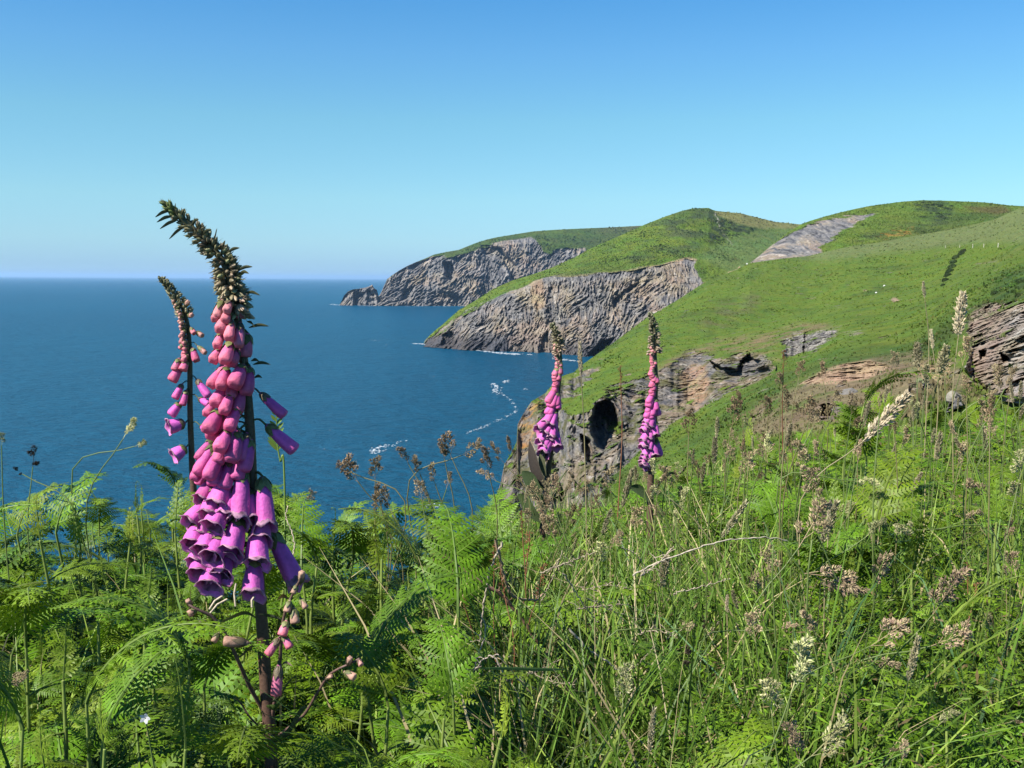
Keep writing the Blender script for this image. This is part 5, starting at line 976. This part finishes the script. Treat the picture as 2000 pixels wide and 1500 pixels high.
# tussocks, heather and scrub that roughen the turf of the slopes
M_TUS = attr_mat('tussock', .8, .15, .15)
def tussocks(grid, n_, h0, hk, name, seed, bright=1.0):
    rs = np.random.default_rng(seed); PX, PY, W, col, rock = grid; nr_, nc_ = PX.shape; r = rs.integers(1, nr_ - 1, n_ * 2); c = rs.integers(1, nc_ - 1, n_ * 2); a_ = (PY[-1] - PY[0])[c] / (PY[-1] - PY[0]).max()
    keep = (rs.random(n_ * 2) < a_) & (rock[r, c] < .45); r, c = r[keep][:n_], c[keep][:n_]; w_ = W[r, c] + rs.normal(size=(len(r), 3)) * [.3, .3, 0]; d_ = w_[:, 1]; cc = col[r, c]; n1 = len(r)
    cl = fbm(w_ * [1, .35, 1.6], 6 + .02 * d_.mean(), 3, off=seed); h = (h0 + hk * d_) * rs.uniform(.5, 1.4, n1) * (1 + .6 * sstep(0, .4, cl)); k = rs.random(n1)
    cc = np.minimum(cc, [.2, .24, .12]) * rs.uniform(.75, 1.3, (n1, 1)) * bright; cc = np.where((k < .12 + .2 * sstep(.1, .4, cl))[:, None], cc * [.5, .55, .55], cc); cc = np.where(((k > .9) & (cl > -.1))[:, None], cc * .5 + np.array([.09, .075, .03]), cc)
    V = []; 
    for j in range(3):
        a = rs.uniform(0, 6.283, n1); u = np.stack([np.cos(a), np.sin(a), 0 * a], 1) * (h * .45)[:, None]; o_ = rs.normal(size=(n1, 3)) * (h * .35)[:, None] * [1, 1, 0]; b_ = w_ + o_ - [0, 0, .12]
        V.append(np.stack([b_ - u, b_ + u, b_ + u * rs.uniform(.1, .8, (n1, 1)) + np.stack([0 * a, 0 * a, h], 1), b_ - u * rs.uniform(.1, .8, (n1, 1)) + np.stack([0 * a, 0 * a, h * rs.uniform(.6, 1, n1)], 1)], 1))
    V = np.concatenate(V).reshape(-1, 3); q = np.arange(n1 * 3) * 4; mb = MB(); mb.add(V, np.stack([q, q + 1, q + 2, q + 3], 1), np.repeat(np.concatenate([cc] * 3), 4, 0)); tag(mb.build(name, M_TUS, smooth=False), kind='stuff')
tussocks(gridD, 40000, .05, .0006, 'tussocks', 5, 1.1); tussocks(gridB, 20000, .1, .0006, 'tussocks', 6, 1.1); tussocks(gridC, 14000, .1, .0006, 'tussocks', 7, 1.1); tussocks(gridA, 7000, .1, .0006, 'tussocks', 8)

# ================================================================= air
bm_ = MB(); x0, x1, y0, y1, z0, z1 = -88000, 88000, -500, 98000, -1, 190
HAZE = 3.6e-5
if HAZE:
    # the box must hold the sea and the ground, so its bottom lies a metre under the deepest of them
    z0 = -16
    bm_.add([(x0, y0, z0), (x1, y0, z0), (x1, y1, z0), (x0, y1, z0), (x0, y0, z1), (x1, y0, z1), (x1, y1, z1), (x0, y1, z1)], [(3, 2, 1, 0), (4, 5, 6, 7), (0, 1, 5, 4), (1, 2, 6, 5), (2, 3, 7, 6), (3, 0, 4, 7)])
    m, nt = newmat('air'); v = N(nt, 'ShaderNodeVolumePrincipled'); v.inputs['Color'].default_value = (.42, .68, 1, 1); v.inputs['Density'].default_value = HAZE; v.inputs['Anisotropy'].default_value = .2
    out = N(nt, 'ShaderNodeOutputMaterial'); nt.links.new(v.outputs[0], out.inputs['Volume']); tag(bm_.build('haze', m, smooth=False), kind='stuff')

# ================================================================= labels
ORD = ['', 'second', 'third', 'fourth', 'fifth', 'sixth', 'seventh', 'eighth', 'ninth', 'tenth']
def ordn(i):
    if i == 0: return 'leftmost'
    if i < 10: return ORD[i] + ' from left'
    n = i + 1; return f"{n}{'th' if 10 <= n % 100 <= 20 else {1: 'st', 2: 'nd', 3: 'rd'}.get(n % 10, 'th')} from left"
def number(items, key, text, cat, group):
    by = {}
    for it in items: by.setdefault(key(it), []).append(it)
    for k, L_ in by.items():
        L_.sort(key=lambda t: t[1])
        for i, it in enumerate(L_):
            tag(it[0], text(k, (ordn(i) + ' ') if len(L_) > 1 else ''), cat(k), group(k))
def zone(px, py):
    h = 'left' if px < 667 else 'middle' if px < 1333 else 'right'; v = 'against the sea and hills' if py < 900 else 'halfway up' if py < 1200 else 'low down'; return h, v
ZT = {('left', 'against the sea and hills'): 'standing against the sea at the left', ('left', 'halfway up'): 'in the left vegetation halfway down', ('left', 'low down'): 'near the bottom left corner',
      ('middle', 'against the sea and hills'): 'standing before sea and cove in the middle', ('middle', 'halfway up'): 'in the middle grass between fern and bank', ('middle', 'low down'): 'low in the middle grass',
      ('right', 'against the sea and hills'): 'rising before the hillside at the right', ('right', 'halfway up'): 'in the thick growth at the right', ('right', 'low down'): 'near the bottom right corner'}
KT = {'cocksfoot': 'greyish tufted cocksfoot head', 'pale': 'pale yellow green flowering head', 'spike': 'narrow fawn seed spike', 'dark': 'small blackish seed head', 'red': 'rusty red sorrel spire', 'brown': 'brown lobed grass head', 'straw': 'straw coloured seed head'}
number([(s_[0], s_[2], s_[3], s_[1]) for s_ in STALKS], lambda it: (it[3], zone(it[1], it[2])), lambda k, o_: f"{o_}{KT[k[0]]} {ZT[k[1]]}", lambda k: 'sorrel' if k[0] == 'red' else 'flowering grass', lambda k: 'flowering grass stalks over the foreground')
def fz(it):
    px, D, y = it[1], it[2], it[3]; h = 'left' if px < 667 else 'middle' if px < 1333 else 'right'
    return h, ('nearest' if D < 1.05 else 'near' if D < 1.6 else 'second' if D < 2.4 else 'third' if D < 4 else 'farthest')
number([(f[0], f[1], f[2], f[3]) for f in FERNS], fz, lambda k, o_: f"{o_}green bracken fern in the {k[1]} row at the {k[0]}", lambda k: 'fern', lambda k: 'bracken ferns crowding the foreground')
def bz(it): return (it[3], it[4])
G_ = {id(gridB): 'middle hill', id(gridC): 'hill behind the scree', id(gridD): 'near hillside'}
number([(b_[0], b_[2], b_[3], b_[1], G_[id(b_[4])] + (' skyline' if b_[4] is not gridD and b_[3] < (rail(topC, b_[2]) if b_[4] is gridC else rail(topB, b_[2])) + 4 else ' above the outcrop' if b_[4] is gridD and b_[2] > 1893 else ' gully' if b_[4] is gridD else '')) for b_ in BUSH],
       bz, lambda k, o_: f"{o_}{ {'dark': 'dark bush', 'gorse': 'yellow flowering gorse bush', 'green': 'leafy green bush'}[k[0]]} on the {k[1]}", lambda k: 'gorse' if k[0] == 'gorse' else 'bush', lambda k: 'bushes on the hills')
number([(t[0], t[1], t[2]) for t in TW], lambda it: 'upper' if it[2] < 1250 else 'lower', lambda k, o_: f'{o_}thin dry twig lying in the {k} part of the middle grass', lambda k: 'twig', lambda k: 'dry twigs caught in the middle grass')
POSTS.sort(key=lambda t: t[1])
for i, (o, x) in enumerate(POSTS): tag(o, f"{ordn(i)} of the pale fence posts along the hillside brow", 'fence post', 'fence posts on the brow')
